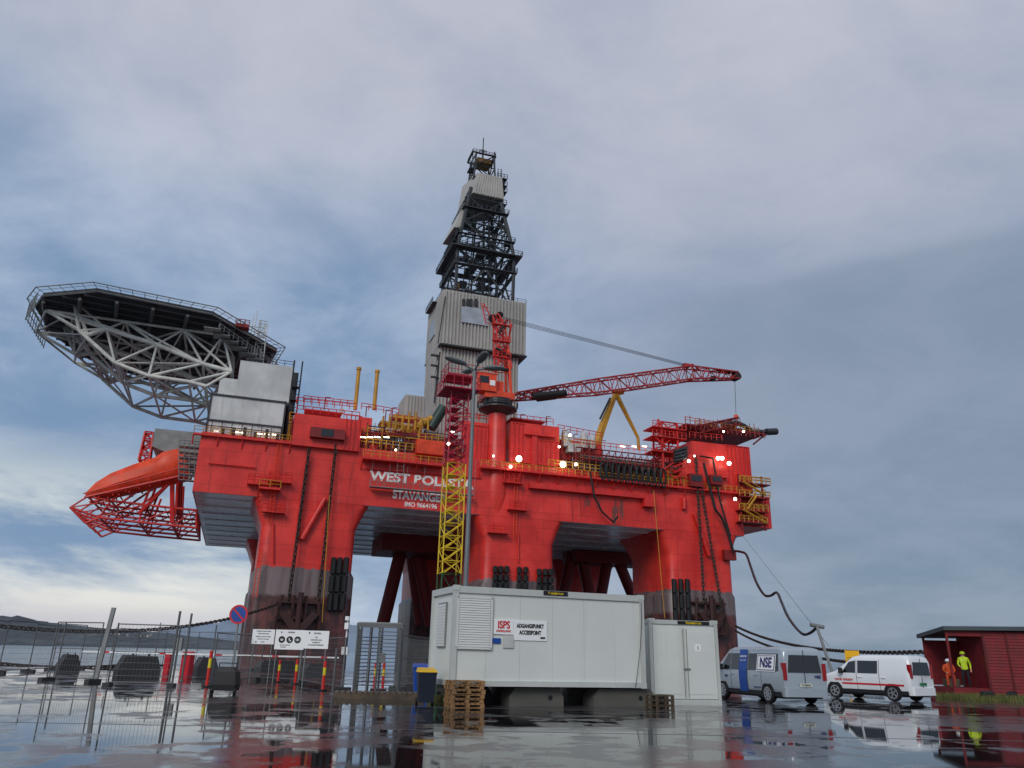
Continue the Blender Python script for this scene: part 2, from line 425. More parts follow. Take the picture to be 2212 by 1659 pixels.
fender([722,735,749],1203,1322); fender([1070,1082,1095],1222,1275); fender([1122,1136],1224,1275); fender([1165,1178,1190],1228,1280)
fender([1456,1470,1484],1250,1350)
def anchor(u0,v0,u1,v1):
    mb=MB(); a=L(u0,v0,-1.2); b=L(u1,v1,-1.2)
    s0,s1,z0,z1=a.x,b.x,b.z,a.z; m_=(s0+s1)/2
    for z in(z0,(z0+z1)/2,z1): mb.box((s0,-1.3,z-.25),(s1,.3,z+.25))
    for s_ in(s0,m_-1.2,m_+1.2,s1): mb.tube((s_,-1.1,z0),(s_+(m_-s_)*.2,-1.1,z1+1),.3,6)
    mb.tube((m_,-1.7,z0-1),(m_,-1.7,z1+1.5),.5,8); mb.prism([(s0+.5,-2,z1-2),(m_,-2,z0-.8),(s1-.5,-2,z1-2),(s1-1.7,-2,z1-1.6),(m_,-2,z0+1.2),(s0+1.7,-2,z1-1.6)],(0,.7,0))
    mb.obj('anchor_rack',mat('anchor_brown',C(66,34,32),.7,var=.4),rig)
anchor(598,1298,690,1372); anchor(1500,1302,1572,1370)
def linkpts(p,q,n,sag=0):
    p=V(p);q=V(q); out=[]
    for i in range(n+1):
        f=i/n; a=p.lerp(q,f); a.z-=sag*4*f*(1-f); out.append(a)
    return out
def chain(mb,pts,pitch,r):
    tot=0; seg=[]
    for a,b in zip(pts[:-1],pts[1:]): seg.append((tot,a,b)); tot+=(b-a).length
    n=int(tot/pitch); 
    for i in range(n):
        d=(i+.5)*pitch
        for (t0,a,b) in seg:
            if d<=t0+(b-a).length: break
        ln=(b-a).length; c=a.lerp(b,(d-t0)/ln); x=(b-a).normalized(); y=x.orthogonal().normalized()
        if i%2: y=x.cross(y)
        hl=pitch*.68; hw=pitch*.36
        ring=[c+x*(hl*ca)+y*(hw*sa) for ca,sa in((1,0),(.7,.8),(-.7,.8),(-1,0),(-.7,-.8),(.7,-.8))]
        for k in range(6): mb.tube(ring[k],ring[(k+1)%6],r,4)
for (a,b) in [((668,968),(624,1296)),((726,962),(688,1296)),((1503,985),(1521,1302)),((1514,1048),(1560,1320))]:
    mb=MB(); chain(mb,linkpts(L(*a,-1.0),L(*b,-1.4),2),.8,.13); mb.obj('anchor_chain',M_chain,rig)
mb=MB()
for p,q,r in((L(652,1165,-.5),L(702,1078,-.5),.55),(L(664,990,-.6),L(640,1165,-.6),.35),(L(1532,1200,-.5),L(1500,1110,-.5),.5),(L(1478,1075,-.5),L(1478,1100,-.5),.5),(L(1145,1020,-.5),L(1600,1065,-.5),.25),
  (L(450,1000,-.3),L(552,1010,-.3),.12),(L(790,1012,-.3),L(1040,1032,-.3),.12),(L(590,1130,-.3),L(590,1215,-.3),.14),(L(1120,1150,-.3),L(1120,1215,-.3),.14),(L(1540,1100,-.3),L(1546,1260,-.3),.14)):
    mb.mark(); mb.tube(p,q,r,8)
mb.obj('fender_tube',M_red,rig,split=True,smooth=50)
mb=MB(); a,b=L(1145,1045,-1.2),L(1415,1085,-1.2); mb.box((a.x,-1.2,b.z+.6),(b.x,0,b.z+1.6)); mb.box((b.x-2.5,-1.4,b.z-1.0),(b.x,.02,b.z+.9)); mb.obj('cable_duct',M_red,rig)
mb=MB()
for u,v in((560,1045),(590,1105),(605,1040),(1110,1042),(1120,1100),(1078,1150),(1555,1030)):
    mb.mark()
    p=L(u,v,-1.3); mb.box((p.x-2,-1.5,p.z-.15),(p.x+2,0,p.z)); mb.rail((p.x-2,-1.4,p.z),(p.x+2,-1.4,p.z),1.3,1.,.07)
    mb.rail((p.x-2,-1.4,p.z+.4),(p.x+2,-1.4,p.z+.4),1.3,1.,.05)
mb.obj('hull_balcony',M_red,rig,split=True)
for u,v0,v1 in((600,960,1130),(1112,1030,1160),(560,1185,1290)):
    mb=MB(); a=L(u,v0,-.6);b=L(u,v1,-.6)
    mb.tube(a,(a.x,-.6,b.z),.07,4); mb.tube((a.x+.6,-.6,a.z),(a.x+.6,-.6,b.z),.07,4)
    z=b.z
    while z<a.z: mb.tube((a.x,-.6,z),(a.x+.6,-.6,z),.05,4); z+=.6
    mb.obj('ladder',M_orange,rig)
# crane pedestal, mostly sunk in the hull side
sp=L(1079,950,-.2).x; PT=1.7
mb=MB(); zp=L(1080,1098).z; rg=[]
for z,r in((zp-1.6,1.6),(zp+.2,1.9),(zp+1.6,2.2),(zp+3.,2.4),(HT-1,2.4),(HT+.2,1.95),(L(1080,892).z,1.85)):
    rg.append([(sp+r*math.cos(2*math.pi*i/28),PT+r*math.sin(2*math.pi*i/28),z) for i in range(28)])
mb.loft(rg); mb.obj('crane_pedestal',M_hull,rig,smooth=50)
mb=MB()
def wk(u0,v0,u1,v1,t=-1.6,d=1.6):
    mb.mark()
    a=L(u0,v0,t); b=L(u1,v1,t); z=(a.z+b.z)/2
    mb.box((a.x,t,z-.35),(b.x,t+d,z),0)
    mb.rail((a.x,t+.1,z),(b.x,t+.1,z),1.2,1.4,.07,1)
    n=int((b.x-a.x)/4)
    for i in range(n+1):
        s_=a.x+(b.x-a.x)*i/max(1,n); mb.tube((s_,t+.2,z-.3),(s_,t+d,z-2.0),.12,4)
wk(1040,1003,1445,1050); wk(418,936,628,952,-.8,.8); wk(785,985,960,1004,-2.2,2.2); wk(1440,1050,1605,1062,-1.2,1.2)
wk(560,1050,606,1054,-2.0,2.0)
mb.obj('walkway',[M_red,M_ochre],rig,split=True)
mb=MB(); a=L(800,1052,-2.0);b=L(1025,1066,-2.0); z=(a.z+b.z)/2
mb.box((a.x,-2,z-.12),(b.x,-.4,z))
mb.rail((a.x,-1.9,z),(b.x,-1.9,z),1.3,1.3,.04,mid=True); mb.rail((a.x,-.6,z),(b.x,-.6,z),1.3,2.4,.04,mid=False)
for i in range(7): s_=a.x+(b.x-a.x)*i/6; mb.tube((s_,-1.8,z),(s_+.3,-1.0,HT),.035,4)
p=L(868,975,-1.8)
for k in range(9): zz_=z+1+(HT-z-1)*k/8; mb.tube((p.x-.6,-1.8,zz_),(p.x+.6,-1.8,zz_),.04,4)
mb.tube((p.x-.6,-1.8,z),(p.x-.6,-1.8,HT+1),.06,4); mb.tube((p.x+.6,-1.8,z),(p.x+.6,-1.8,HT+1),.06,4)
mb.obj('hanging_gangway',M_grey,rig)
mb=MB()
for (a,b,t) in [((640,872),(770,886),.5),((655,868),(765,880),8),((780,884),(860,898),4),((985,905),(1050,912),4),((1110,908),(1195,918),3),((1205,930),(1300,948),2),
                ((1240,962),(1432,984),-.5),((1480,912),(1590,930),1),((840,908),(905,915),5),((1490,945),(1560,952),-1),((640,890),(776,905),-1),((1000,905),(1052,910),1.2)]:
    mb.mark(); mb.rail(L(*a,t),L(*b,t),1.3,1.3,.08)
mb.obj('guard_rail',M_red,rig,split=True)
mb=MB()
for (a,b,t) in [((625,905),(640,908),1),((905,950),(960,955),-1),((1185,1006),(1300,1020),-1.4),((1440,1040),(1500,1046),-.8),((1600,1040),(1665,1046),-1),
                ((1600,1070),(1665,1076),-1),((1600,1100),(1660,1104),-1),((1505,920),(1640,938),0),((776,960),(905,975),-.5),((1208,955),(1300,968),0)]:
    mb.mark(); mb.rail(L(*a,t),L(*b,t),1.3,1.2,.09)
mb.obj('yellow_guard_rail',M_ochre,rig,split=True)
mb=MB()
pb(mb,638,892,776,975,-1.0,14); pb(mb,660,882,740,893,2,8)
pb(mb,776,900,800,955,3,10); pb(mb,785,955,850,985,1,8)
pb(mb,1000,908,1052,1003,1.2,10)
pb(mb,1104,910,1208,1008,.6,16); pb(mb,1104,902,1180,911,1.9,10)
pb(mb,1150,928,1160,1005,.1,.5); pb(mb,1135,935,1200,945,-.2,.8)
pb(mb,1208,948,1300,1000,3,12)
pb(mb,1494,952,1627,1066,-.5,18)
mb.mark(); a=L(1460,985,-.6);b=L(1500,1062,-.6); mb.prism([(a.x,-.6,b.z),(b.x,-.6,b.z),(b.x,-.6,a.z+1),(a.x+2,-.6,a.z)],(0,14,0))
pb(mb,1590,1066,1668,1142,1.0,14)
mb.obj('deck_module',M_hull,rig,split=True)
mb=MB()
def ribs(u0,v0,u1,v1,t,n):
    a=L(u0,v0,t);b=L(u1,v1,t); mb.mark()
    for i in range(n):
        s_=a.x+(b.x-a.x)*(i+.5)/n; mb.box((s_-.08,t-.22,b.z),(s_+.08,t,a.z))
    mb.box((a.x,t-.2,a.z-.15),(b.x,t,a.z))
ribs(745,895,776,972,-1.0,4); ribs(1165,950,1205,1000,.6,4); ribs(1565,960,1625,1060,-.5,6); ribs(1000,915,1050,1000,1.2,6); ribs(1596,1070,1665,1138,1.0,5); ribs(1108,912,1132,1000,.6,3)
mb.obj('module_ribs',M_red,rig,split=True)
mb=MB()
for u0,v0,u1,v1,t in ((672,921,744,950,-2.2),(1490,1022,1520,1052,-1.8),(1535,1025,1562,1048,-1.8)): pb(mb,u0,v0,u1,v1,t,1.6)
mb.obj('control_cabin',M_dred,rig,split=True)
mb=MB()
pb(mb,695,926,720,944,-2.3,.2); pb(mb,1494,1026,1516,1040,-1.9,.15); pb(mb,1540,1029,1558,1040,-1.9,.15)
mb.obj('cabin_window',M_glass,rig,split=True)
mb=MB(); a,b=pb(mb,902,948,961,984,-1.5,2.6,mk=False)
s_=a.x+.2
while s_<b.x-.2: mb.box((s_,-1.6,b.z+.2),(s_+.22,-1.45,a.z-.2)); s_+=.5
mb.obj('cargo_container',M_orange,rig)
mb=MB()
for u,v0,v1 in((767,798,885),(808,804,885)):
    mb.mark(); a=L(u,v0,6);b=L(u,v1,6); mb.tube(b,(b.x,6,a.z),.38,10); mb.tube((b.x,6,a.z),(b.x,6,a.z+.5),.5,10)
mb.obj('exhaust_stack',M_ochre,rig,smooth=40,split=True)
mb=MB()
pb(mb,822,908,870,918,6,3,mk=False); pb(mb,850,895,905,908,9,3,mk=False); pb(mb,880,935,905,960,3,4,mk=False)
mb.tube(L(935,905,5),L(880,930,5),.7,8); mb.tube(L(880,930,5),L(868,980,5),.5,8)
mb.tube(L(905,915,6),L(940,900,6),.6,8)
mb.lattice(L(822,925,5),L(905,935,5),(0,0,1),2,1.8,2,1.8,7,.16,.1)
for i in range(8):
    u=826+i*14; p=L(u,930,4); mb.tube(p,p+V((0,0,RND.uniform(1.5,4.0))),.22,6)
mb.obj('pipe_handling_machine',M_ochre,rig)
mb=MB(); mb.tube(L(930,925,5),L(958,880,5),1.1,10); mb.tube(L(880,955,5),L(900,960,5),.8,10); mb.obj('green_duct',mat('dark_green_paint',C(30,60,52),.5),rig,smooth=40)
def ribbed(mb,s0,s1,t0,t1,z0,z1,pitch=.9,dep=.28,mi=0):
    mb.box((s0,t0,z0),(s1,t1,z1),mi)
    n=int((s1-s0)/pitch)
    for i in range(n):
        a=s0+(s1-s0)*(i+.25)/n; wd=(s1-s0)/n*.45
        mb.box((a,t0-dep,z0+.1),(a+wd,t0+.02,z1-.05),mi)
    n=int((t1-t0)/pitch)
    for i in range(n):
        a=t0+(t1-t0)*(i+.25)/n; wd=(t1-t0)/n*.45
        mb.box((s0-dep,a,z0+.1),(s0+.02,a+wd,z1-.05),mi)
mb=MB(); a=L(878,852,22);b=L(915,925,22); mb.mark(); ribbed(mb,a.x,b.x,22,30,b.z,a.z,.7,.25)
a=L(1012,905,10); b=L(1050,955,10); mb.mark(); ribbed(mb,a.x,b.x,10,16,b.z,a.z,.7,.25)
mb.obj('clad_deckhouse',M_clad,rig,split=True)
# accommodation
mb=MB()
a=L(456,848,2.0);b=L(614,912,2.0)
mb.box((a.x,2.0,HT),(b.x,24,a.z))
c_=L(520,778,4.5); d_=L(626,850,4.5)
mb.box((c_.x,4.5,a.z),(d_.x,26,c_.z))
e=L(476,815,6); mb.box((e.x,6,a.z),(c_.x,24,e.z))
mb.obj('accommodation_block',M_white,rig)
mb=MB()
for s_ in(a.x,b.x-.3): mb.box((s_,1.8,HT),(s_+.3,2.0,a.z))
for z in(HT+2.6,a.z-.4): mb.box((a.x,1.75,z),(b.x,1.98,z+.3))
mb.box((c_.x,4.3,a.z+.1),(d_.x,4.48,a.z+.5))
for k in range(5):
    z=HT+1+k*2.6; mb.box((d_.x,3.5,z),(d_.x+1.6,5,z+.15)); mb.rail((d_.x,3.5,z),(d_.x+1.6,3.5,z),1.1,.8,.06)
mb.tube((d_.x+1.6,3.4,HT),(d_.x+1.6,3.4,c_.z+1),.15,6); mb.tube((d_.x+.1,3.4,HT),(d_.x+.1,3.4,c_.z+1),.15,6)
for z in(c_.z,a.z): mb.rail((c_.x,4.6,z),(d_.x,4.6,z),1.1,1.5,.06)
mb.box((d_.x,4.6,HT),(d_.x+1.2,20,c_.z-1))
for u in range(6): p=L(478+u*24,925,-.2); mb.box((p.x,-.2,HT),(p.x+.6,.4,HT+RND.uniform(.8,2)))
for k in range(9): s_=a.x+1+k*1.7; mb.tube((s_,1.5,HT),(s_,1.5,HT+2.6),.07,4)
mb.tube((a.x,1.5,HT+1.6),(b.x,1.5,HT+1.6),.09,4)
mb.obj('accommodation_frame',M_dark,rig)
mb=MB()
a2=L(335,925,8);b2=L(418,972,8); mb.box((a2.x,8,b2.z),(0,18,a2.z)); mb.prism([(a2.x,8,b2.z),(0,8,b2.z-3),(0,8,b2.z)],(0,10,0))
mb.obj('side_housing',M_grey,rig)
mb=MB()
for u,v0 in((548,680),(556,670),(565,688),(573,695)):
    a_=L(u,v0,12); mb.tube((a_.x,12,d_.z),(a_.x,12,a_.z),.1,5)
for v in(705,715,725):
    a_=L(545,v,12);b_=L(575,v,12); mb.tube(a_,(b_.x,12,a_.z),.1,4)
mb.lattice((L(560,760,12).x,12,c_.z-1),(L(560,760,12).x,12,L(560,695,12).z),(0,1,0),2.2,2.2,1.6,1.6,5,.12,.08)
mb.obj('antenna_mast',M_white,rig)
# --- helideck
HH=60.
OUT=[loc(V((x,y,0))) for x,y in((-72.6,121.2),(-55.5,129.8),(-48.6,147.6),(-57,164.6),(-72,171),(-84,166.5),(-91,155),(-91.5,141.5),(-87.2,128.2),(-83.2,123.6))]
OUT=[V((p.x,p.y,HH)) for p in OUT]; NO=len(OUT)
hc=sum(OUT,V((0,0,0)))/NO
def inset(p,d,z=0): 
    q=V((p.x-hc.x,p.y-hc.y,0)); return V((hc.x,hc.y,HH+z))+q*(1+d/q.length)
mb=MB(); mb.prism([p-V((0,0,.5)) for p in OUT],(0,0,.5)); mb.obj('helideck_platform',M_dark,rig)
mb=MB()
for k in range(NO):
    p,q=OUT[k],OUT[(k+1)%NO]; p2,q2=inset(p,1.6,.35),inset(q,1.6,.35)
    mb.tube(p2,q2,.11,5); mb.tube(p.lerp(p2,.5),q.lerp(q2,.5),.05,4)
    n=max(2,int((q-p).length/1.9))
    for i in range(n+1):
        f=i/n; mb.tube(p.lerp(q,f),p2.lerp(q2,f),.06,4)
    mb.tube(p-V((0,0,.6)),q-V((0,0,.6)),.2,4)
mb.obj('helideck_safety_net',M_grey,rig)
def insidep(x,y):
    for k in range(NO):
        a,b=OUT[k],OUT[(k+1)%NO]
        if (b.x-a.x)*(y-a.y)-(b.y-a.y)*(x-a.x)<0: return False
    return True
mb=MB(); a0=math.radians(27)-RA; ca,sa=math.cos(a0),math.sin(a0)
for dirn in(0,1):
    for i in range(-8,9):
        o_=i*2.9; pts=[]
        for j in range(-90,91):
            x,y=(j*.3,o_) if dirn==0 else (o_,j*.3)
            p=V((hc.x+x*ca-y*sa,hc.y+x*sa+y*ca,HH-1.0))
            if insidep(p.x,p.y): pts.append(p)
        if len(pts)>2:
            if dirn==0: mb.tube(pts[0],pts[-1],.24,4)
            elif i%2==0: mb.tube(pts[0]-V((0,0,.8)),pts[-1]-V((0,0,.8)),.34,4)
mb.obj('helideck_girders',mat('grey_girder',C(90,92,94),.6),rig)
mb=MB()
TL=30
ref_ch=[L(u,v,TL) for u,v in((160,745),(215,806),(282,866),(345,890),(420,900),(452,908))]
ref_mid=[L(u,v,12) for u,v in((150,742),(240,736),(345,768),(440,808),(500,824))]
def atp(p,t): return V((p.x,t,p.z))
nodes=[]
for t in(6,18,34):
    k=4 if t in(6,34) else 0
    T=[V((s_,t,HH-2.2)) for s_ in (hc.x-19+k,hc.x-11,hc.x-2,hc.x+8,hc.x+17-k*.5)]
    mid=[atp(p,t) for p in ref_mid]; mid[0].x+=k
    Bt=[atp(p,t) for p in ref_ch]; Bt[0].x+=k
    nodes.append((T,mid,Bt))
    for arr,r in((T,.26),(mid,.42),(Bt,.36)):
        for a_,b_ in zip(arr[:-1],arr[1:]): mb.tube(a_,b_,r,8)
    mb.tube(T[0],mid[0],.3,6); mb.tube(mid[0],Bt[0],.3,6)
    for i in range(1,5):
        mb.tube(mid[i],T[i],.24,6); mb.tube(mid[i],T[i-1],.24,6)
        mb.tube(mid[i],Bt[i],.27,6); mb.tube(mid[i],Bt[i-1] if i%2 else Bt[i+1],.22,6)
        if i<4: mb.tube(mid[i],T[i+1],.2,6)
    mb.tube(mid[0],Bt[1],.26,6); mb.tube(mid[1],Bt[2],.22,6); mb.tube(mid[3],Bt[2],.22,6); mb.tube(mid[4],Bt[5],.28,6)
for (n0,n1) in zip(nodes[:-1],nodes[1:]):
    for grp in range(3):
        A_,B_=n0[grp],n1[grp]
        for i in range(len(A_)):
            mb.tube(A_[i],B_[i],.22,6)
            if i+1<len(A_):
                if i%2: mb.tube(A_[i],B_[i+1],.18,6)
                else: mb.tube(A_[i+1],B_[i],.18,6)
    for i in range(4): mb.tube(n0[1][i],n1[0][i],.17,5); mb.tube(n1[1][i],n0[0][i+1],.17,5)
mb.obj('helideck_truss',M_cream,rig,smooth=50)
mb=MB()
for k in(7,8):
    p,q=inset(OUT[k],1.0,-.5),inset(OUT[(k+1)%NO],1.0,-.5)
    for j in range(3):
        d_v=V((0,0,-1.3*j-.2)); mb.tube(p+d_v,q+d_v,.1,4)
    n=max(3,int((q-p).length/1.5))
    for i in range(n+1): a_=p.lerp(q,i/n); mb.tube(a_,a_-V((0,0,3.2)),.09,4)
mb.obj('helideck_access_platform',M_grey,rig)
mb=MB()
p,q=inset(OUT[1],-1,-3),inset(OUT[2],0,-3)
for i in range(8):
    a_=p.lerp(q,i/8); mb.box((a_.x-.6,a_.y,a_.z-i*.35),(a_.x+2.4,a_.y+2.4,a_.z+.15-i*.35))
mb.rail(p+V((2,0,0)),q+V((2,0,-2.5)),1.2,1.2,.08)
mb.obj('helideck_stair',M_grey,rig)
mb=MB(); p=inset(OUT[1],1,0).lerp(inset(OUT[2],1,0),.4); mb.box((p.x-1.6,p.y-1,HH-.5),(p.x+.9,p.y+1,HH+.2)); mb.rail((p.x-1.6,p.y-1,HH+.2),(p.x+.9,p.y-1,HH+.2),.8,.8,.08); mb.obj('fire_monitor_station',M_dred,rig)
# --- lifeboat station
mb=MB()
tA=[L(152,1096,8),L(215,1118,8),L(300,1128,8),L(372,1135,8),L(424,1140,8)]
tB=[L(190,1072,8),L(240,1082,8),L(310,1090,8),L(380,1098,8),L(424,1102,8)]
for off in(0,6,12,18):
    d_=V((0,off,0))
    for a_,b_ in zip(tA[:-1],tA[1:]): mb.tube(a_+d_,b_+d_,.22,6)
    for a_,b_ in zip(tB[:-1],tB[1:]): mb.tube(a_+d_,b_+d_,.22,6)
    for a_,b_ in zip(tA,tB): mb.tube(a_+d_,b_+d_,.16,6)
    for i in range(4): mb.tube(tA[i]+d_,tB[i+1]+d_,.13,6)
    mb.tube(tB[1]+d_,L(330,1020,8)+d_,.22,6); mb.tube(tB[2]+d_,L(330,1040,8)+d_,.22,6); mb.tube(tB[3]+d_,L(385,1010,8)+d_,.22,6)
    mb.tube(tA[0]+d_,L(185,1130,8)+d_,.2,6); mb.tube(L(185,1130,8)+d_,tA[1]+d_,.2,6)
for i in range(5):
    mb.tube(tA[i],tA[i]+V((0,18,0)),.2,6); mb.tube(tB[i],tB[i]+V((0,18,0)),.2,6)
for i in range(14):
    f=i/13; a_=tB[0].lerp(tB[4],f); mb.tube(a_,a_+V((0,18,0)),.09,4)
mb.tube(L(372,1045,8),L(372,1130,8),.4,6); mb.tube(L(388,1020,8),L(300,1110,8),.35,6)
mb.obj('lifeboat_platform',M_red,rig)
def lifeboat(t):
    mb=MB(); P=L(404,1002,t); Q=L(184,1066,t); d=(Q-P); dn=d.normalized(); up=V((0,0,1))-dn*dn.z; up.normalize(); sd=V((0,1,0))
    sec=[(1,-.1),(.92,.5),(.55,.95),(-.55,.95),(-.92,.5),(-1,-.1),(-.7,-.8),(-.25,-1.05),(.25,-1.05),(.7,-.8)]
    rings=[]
    for f,sw,sh,lift in[(0,.75,.9,.1),(.05,.95,1.15,.25),(.2,1,1.2,.25),(.28,1,1.05,.05),(.5,1,1.0,0),(.72,.95,.85,-.05),(.88,.7,.55,-.15),(1.,.15,.15,-.35)]:
        c=P+d*f+up*lift
        rings.append([c+sd*(2.4*sw*y_)+up*(2.45*sh*z_) for y_,z_ in sec])
    mb.loft(rings)
    mb.obj('lifeboat',M_orange,rig,smooth=28)
    mb=MB()
    for yo in(-2.6,2.6):
        mb.tube(P-up*2.5+sd*yo,Q-up*1.2+sd*yo,.24,6); mb.tube(P-up*1.0+sd*yo,Q-up*.5+sd*yo,.12,6)
        for i in range(8): c=P+d*(i/8); mb.tube(c-up*2.3+sd*yo,c-up*1.0+sd*yo,.1,4)
    for i in range(10): c=P+d*(i/10)-up*2.4; mb.tube(c-sd*2.5,c+sd*2.5,.15,4)
    mb.obj('lifeboat_cradle',M_red,rig)
lifeboat(8.5); lifeboat(16)
mb=MB()
p=L(322,932,10); q=L(345,985,10); mb.lattice((p.x,11,q.z-1),(p.x,11,p.z),(0,1,0),1.8,1.8,1.4,1.4,4,.2,.14); mb.tube((p.x,11,p.z-2),(p.x+3,11,p.z-1),.3,6)
mb.obj('davit_post',M_red,rig)
mb=MB(); mb.rail(L(395,1000,2),L(440,1000,2),1.2,1,.07); mb.obj('guard_rail',M_red,rig)
mb=MB()
for k in range(7):
    p=L(415,965+k*12,1); mb.rail(p-V((2.2,0,0)),p+V((2.0,0,0)),1,.8,.07); mb.box((p.x-2.2,1,p.z-.1),(p.x+2,2.5,p.z))
mb.obj('stair_tower',M_grey,rig)
# --- derrick
sc=L(1036,500,38).x
u0=L(959,640,30).x; u1=L(1137,650,30).x
zt=L(960,625,30).z; zm_=(L(1130,768,30).z+L(950,742,30).z)/2
mb=MB()
mb.mark(); ribbed(mb,u0,u1,30,46,zm_,zt,.85,.4)
l0=L(946,800,31.5).x; l1=L(1119,800,31.5).x
mb.mark(); ribbed(mb,l0,l1,31.5,44.5,HT,zm_-.01,.85,.4)
mb.obj('derrick_windwall',M_clad,rig,split=True)
mb=MB()
mb.mark(); a=L(998,660,29.3);b=L(1054,704,29.3); mb.box((a.x,29.35,b.z),(b.x,29.9,a.z))
mb.mark(); mb.box((u0-.6,36,zt-10),(u0-.1,42,zt-5.5))
mb.obj('windwall_panel',M_panel,rig,split=True)
mb=MB()
mb.box((u0-.45,29.5,zm_-.35),(u1+.3,46.2,zm_-.05)); 
mb.path([L(962,640,29.3),L(946,742,29.3)],.14,4); mb.path([L(950,760,31),L(938,870,31)],.2,4)
for v in(768,790,815): 
    p=L(943,v,31); mb.box((p.x-1.4,30.7,p.z-.2),(p.x+.5,31.4,p.z+.15))
for u in(1003,1012,1019,1030): 
    p=L(u,652,29.3); mb.box((p.x-.5,29.2,p.z-1.2),(p.x+.2,29.7,p.z+.8))
mb.rail((u0,30,zt),(u1,30,zt),1.0,2.2,.06); mb.rail((u0,30,zt),(u0,46,zt),1.0,2.2,.06)
mb.box((u0-1.5,36,zt-1),(u0,44,zt-.8)); mb.rail((u0-1.5,36,zt-.8),(u0-1.5,44,zt-.8),1.2,1.2,.08)
for k in range(5):
    z=HT+3+k*3.4; mb.box((l0-1.8,33,z),(l0-.3,40,z+.15)); mb.rail((l0-1.8,33,z),(l0-1.8,40,z),1.1,1.4,.07)
mb.obj('derrick_trim',M_dark,rig)
mb=MB()
tcn=38.
lev=[(640,7.6),(608,7.7),(575,7.7),(545,7.1),(510,6.2),(478,5.3),(450,4.6),(428,4.1)]
LV=[(L(1038,v,38).z,hw) for v,hw in lev]; LV[0]=(zt-2,7.6)
def corners(z,hw): return [V((sc+a*hw,tcn+b*hw*.95,z)) for a,b in((-1,-1),(1,-1),(1,1),(-1,1))]
prev=None
for i,(z,hw) in enumerate(LV):
    cs=corners(z,hw)
    for k in range(4): mb.tube(cs[k],cs[(k+1)%4],.24,5)
    if prev:
        for k in range(4):
            mb.tube(prev[k],cs[k],.5,6)
            a_,b_,c1,d1=prev[k],prev[(k+1)%4],cs[k],cs[(k+1)%4]
            if i%2: 
                m1=c1.lerp(d1,.5); mb.tube(a_,m1,.26,5); mb.tube(b_,m1,.26,5)
            else:
                m1=a_.lerp(b_,.5); mb.tube(m1,c1,.26,5); mb.tube(m1,d1,.26,5)
            mb.tube(a_.lerp(c1,.5),b_.lerp(d1,.5),.13,4)
    prev=cs
mb.obj('derrick_frame',M_derr,rig)
mb=MB()
def plat(z,hw,th=.3,wd=1.5):
    cs=corners(z,hw); ci=corners(z,hw-wd)
    for k in range(4):
        p,q,ip,iq=cs[k],cs[(k+1)%4],ci[k],ci[(k+1)%4]
        mb.hexa([p,q,iq,ip]+[x+V((0,0,th)) for x in(p,q,iq,ip)])
        mb.rail(p+V((0,0,th)),q+V((0,0,th)),1.2,1.2,.08)
plat(LV[2][0],9.5,wd=2.6); plat(LV[5][0],6.4,.2,1.1); plat(LV[3][0]+.5,7.9,.2,.8); plat(LV[1][0],8.5,.2,1.)
for dx,dy,r in((-1.8,0,.3),(1.8,0,.3),(-3,-2,.2),(3.2,-1,.2),(.5,-3,.16),(-4,1,.16),(4.4,1,.16)):
    mb.tube((sc+dx,tcn+dy,zt),(sc+dx*.6,tcn+dy*.6,LV[-1][0]),r,6)
for i in range(52):
    k=RND.choice([1,1,2,2,2,3,4,5,6]); z=LV[k][0]+RND.uniform(-1.5,1.5); hw=LV[k][1]*.9
    x=sc+RND.uniform(-hw,hw); y=tcn+RND.uniform(-hw,hw); w_=RND.uniform(.3,1.1)
    mb.box((x-w_,y-w_,z),(x+w_,y+w_,z+RND.uniform(.3,1.4)))
for i in range(28):
    k=RND.randrange(0,6); z=LV[k][0]; hw=LV[k][1]*.9
    mb.tube((sc+RND.uniform(-hw,hw),tcn-hw*.8,z),(sc+RND.uniform(-hw,hw)*.7,tcn-hw*.6,LV[k+1][0]),.11,4)
ztop=L(1090,372,38).z
for z0,z1,hw in((LV[6][0],ztop,5.0),(LV[3][0],LV[6][0],6.3)):
    for dx in(0,.9): mb.tube((sc+hw+dx,tcn-1,z0),(sc+hw+dx-.6,tcn-1,z1),.12,4)
    z=z0
    while z<z1: mb.tube((sc+hw,tcn-1,z),(sc+hw+.7,tcn-1,z),.08,4); z+=.7
for v in(400,415,428,455):
    z=L(1090,v,38).z; mb.box((sc+3.6,tcn-3,z),(sc+6.6,tcn+2,z+.2)); mb.rail((sc+3.6,tcn-3,z),(sc+6.6,tcn-3,z),1.4,.9,.1)
mb.tube((sc+4.0,tcn-2,LV[5][0]),(sc+6.2,tcn-2,L(1090,400,38).z),.2,5)
for k in range(8):
    z=LV[2][0]+1+k*1.6; mb.box((sc-LV[2][1]-1.6+k*.35,tcn-4,z),(sc-LV[2][1]-.4+k*.35,tcn+2,z+.12)); 
mb.obj('derrick_platforms',M_derr,rig)
mb=MB()
zc0=L(1040,438,34).z; zc1=L(1040,376,34).z
mb.mark()
mb.hexa([(sc-4.0,32.6,zc0+1.6),(sc+5.0,32.6,zc0+1.6),(sc+5.0,42.8,zc0+1.0),(sc-5.8,42.8,zc0-3.0),(sc-2.3,34.0,zc1+.3),(sc+4.7,34.0,zc1+.3),(sc+4.7,41.8,zc1),(sc-4.6,41.8,zc1)])
for i in range(11):
    f=(i+.3)/11; x=sc-3.8+8.5*f; x2=sc-2.1+6.6*f; mb.hexa([(x,32.4,zc0+1.7),(x+.35,32.4,zc0+1.7),(x+.35,32.7,zc0+1.7),(x,32.7,zc0+1.7),(x2,33.8,zc1+.2),(x2+.3,33.8,zc1+.2),(x2+.3,34.1,zc1+.2),(x2,34.1,zc1+.2)])
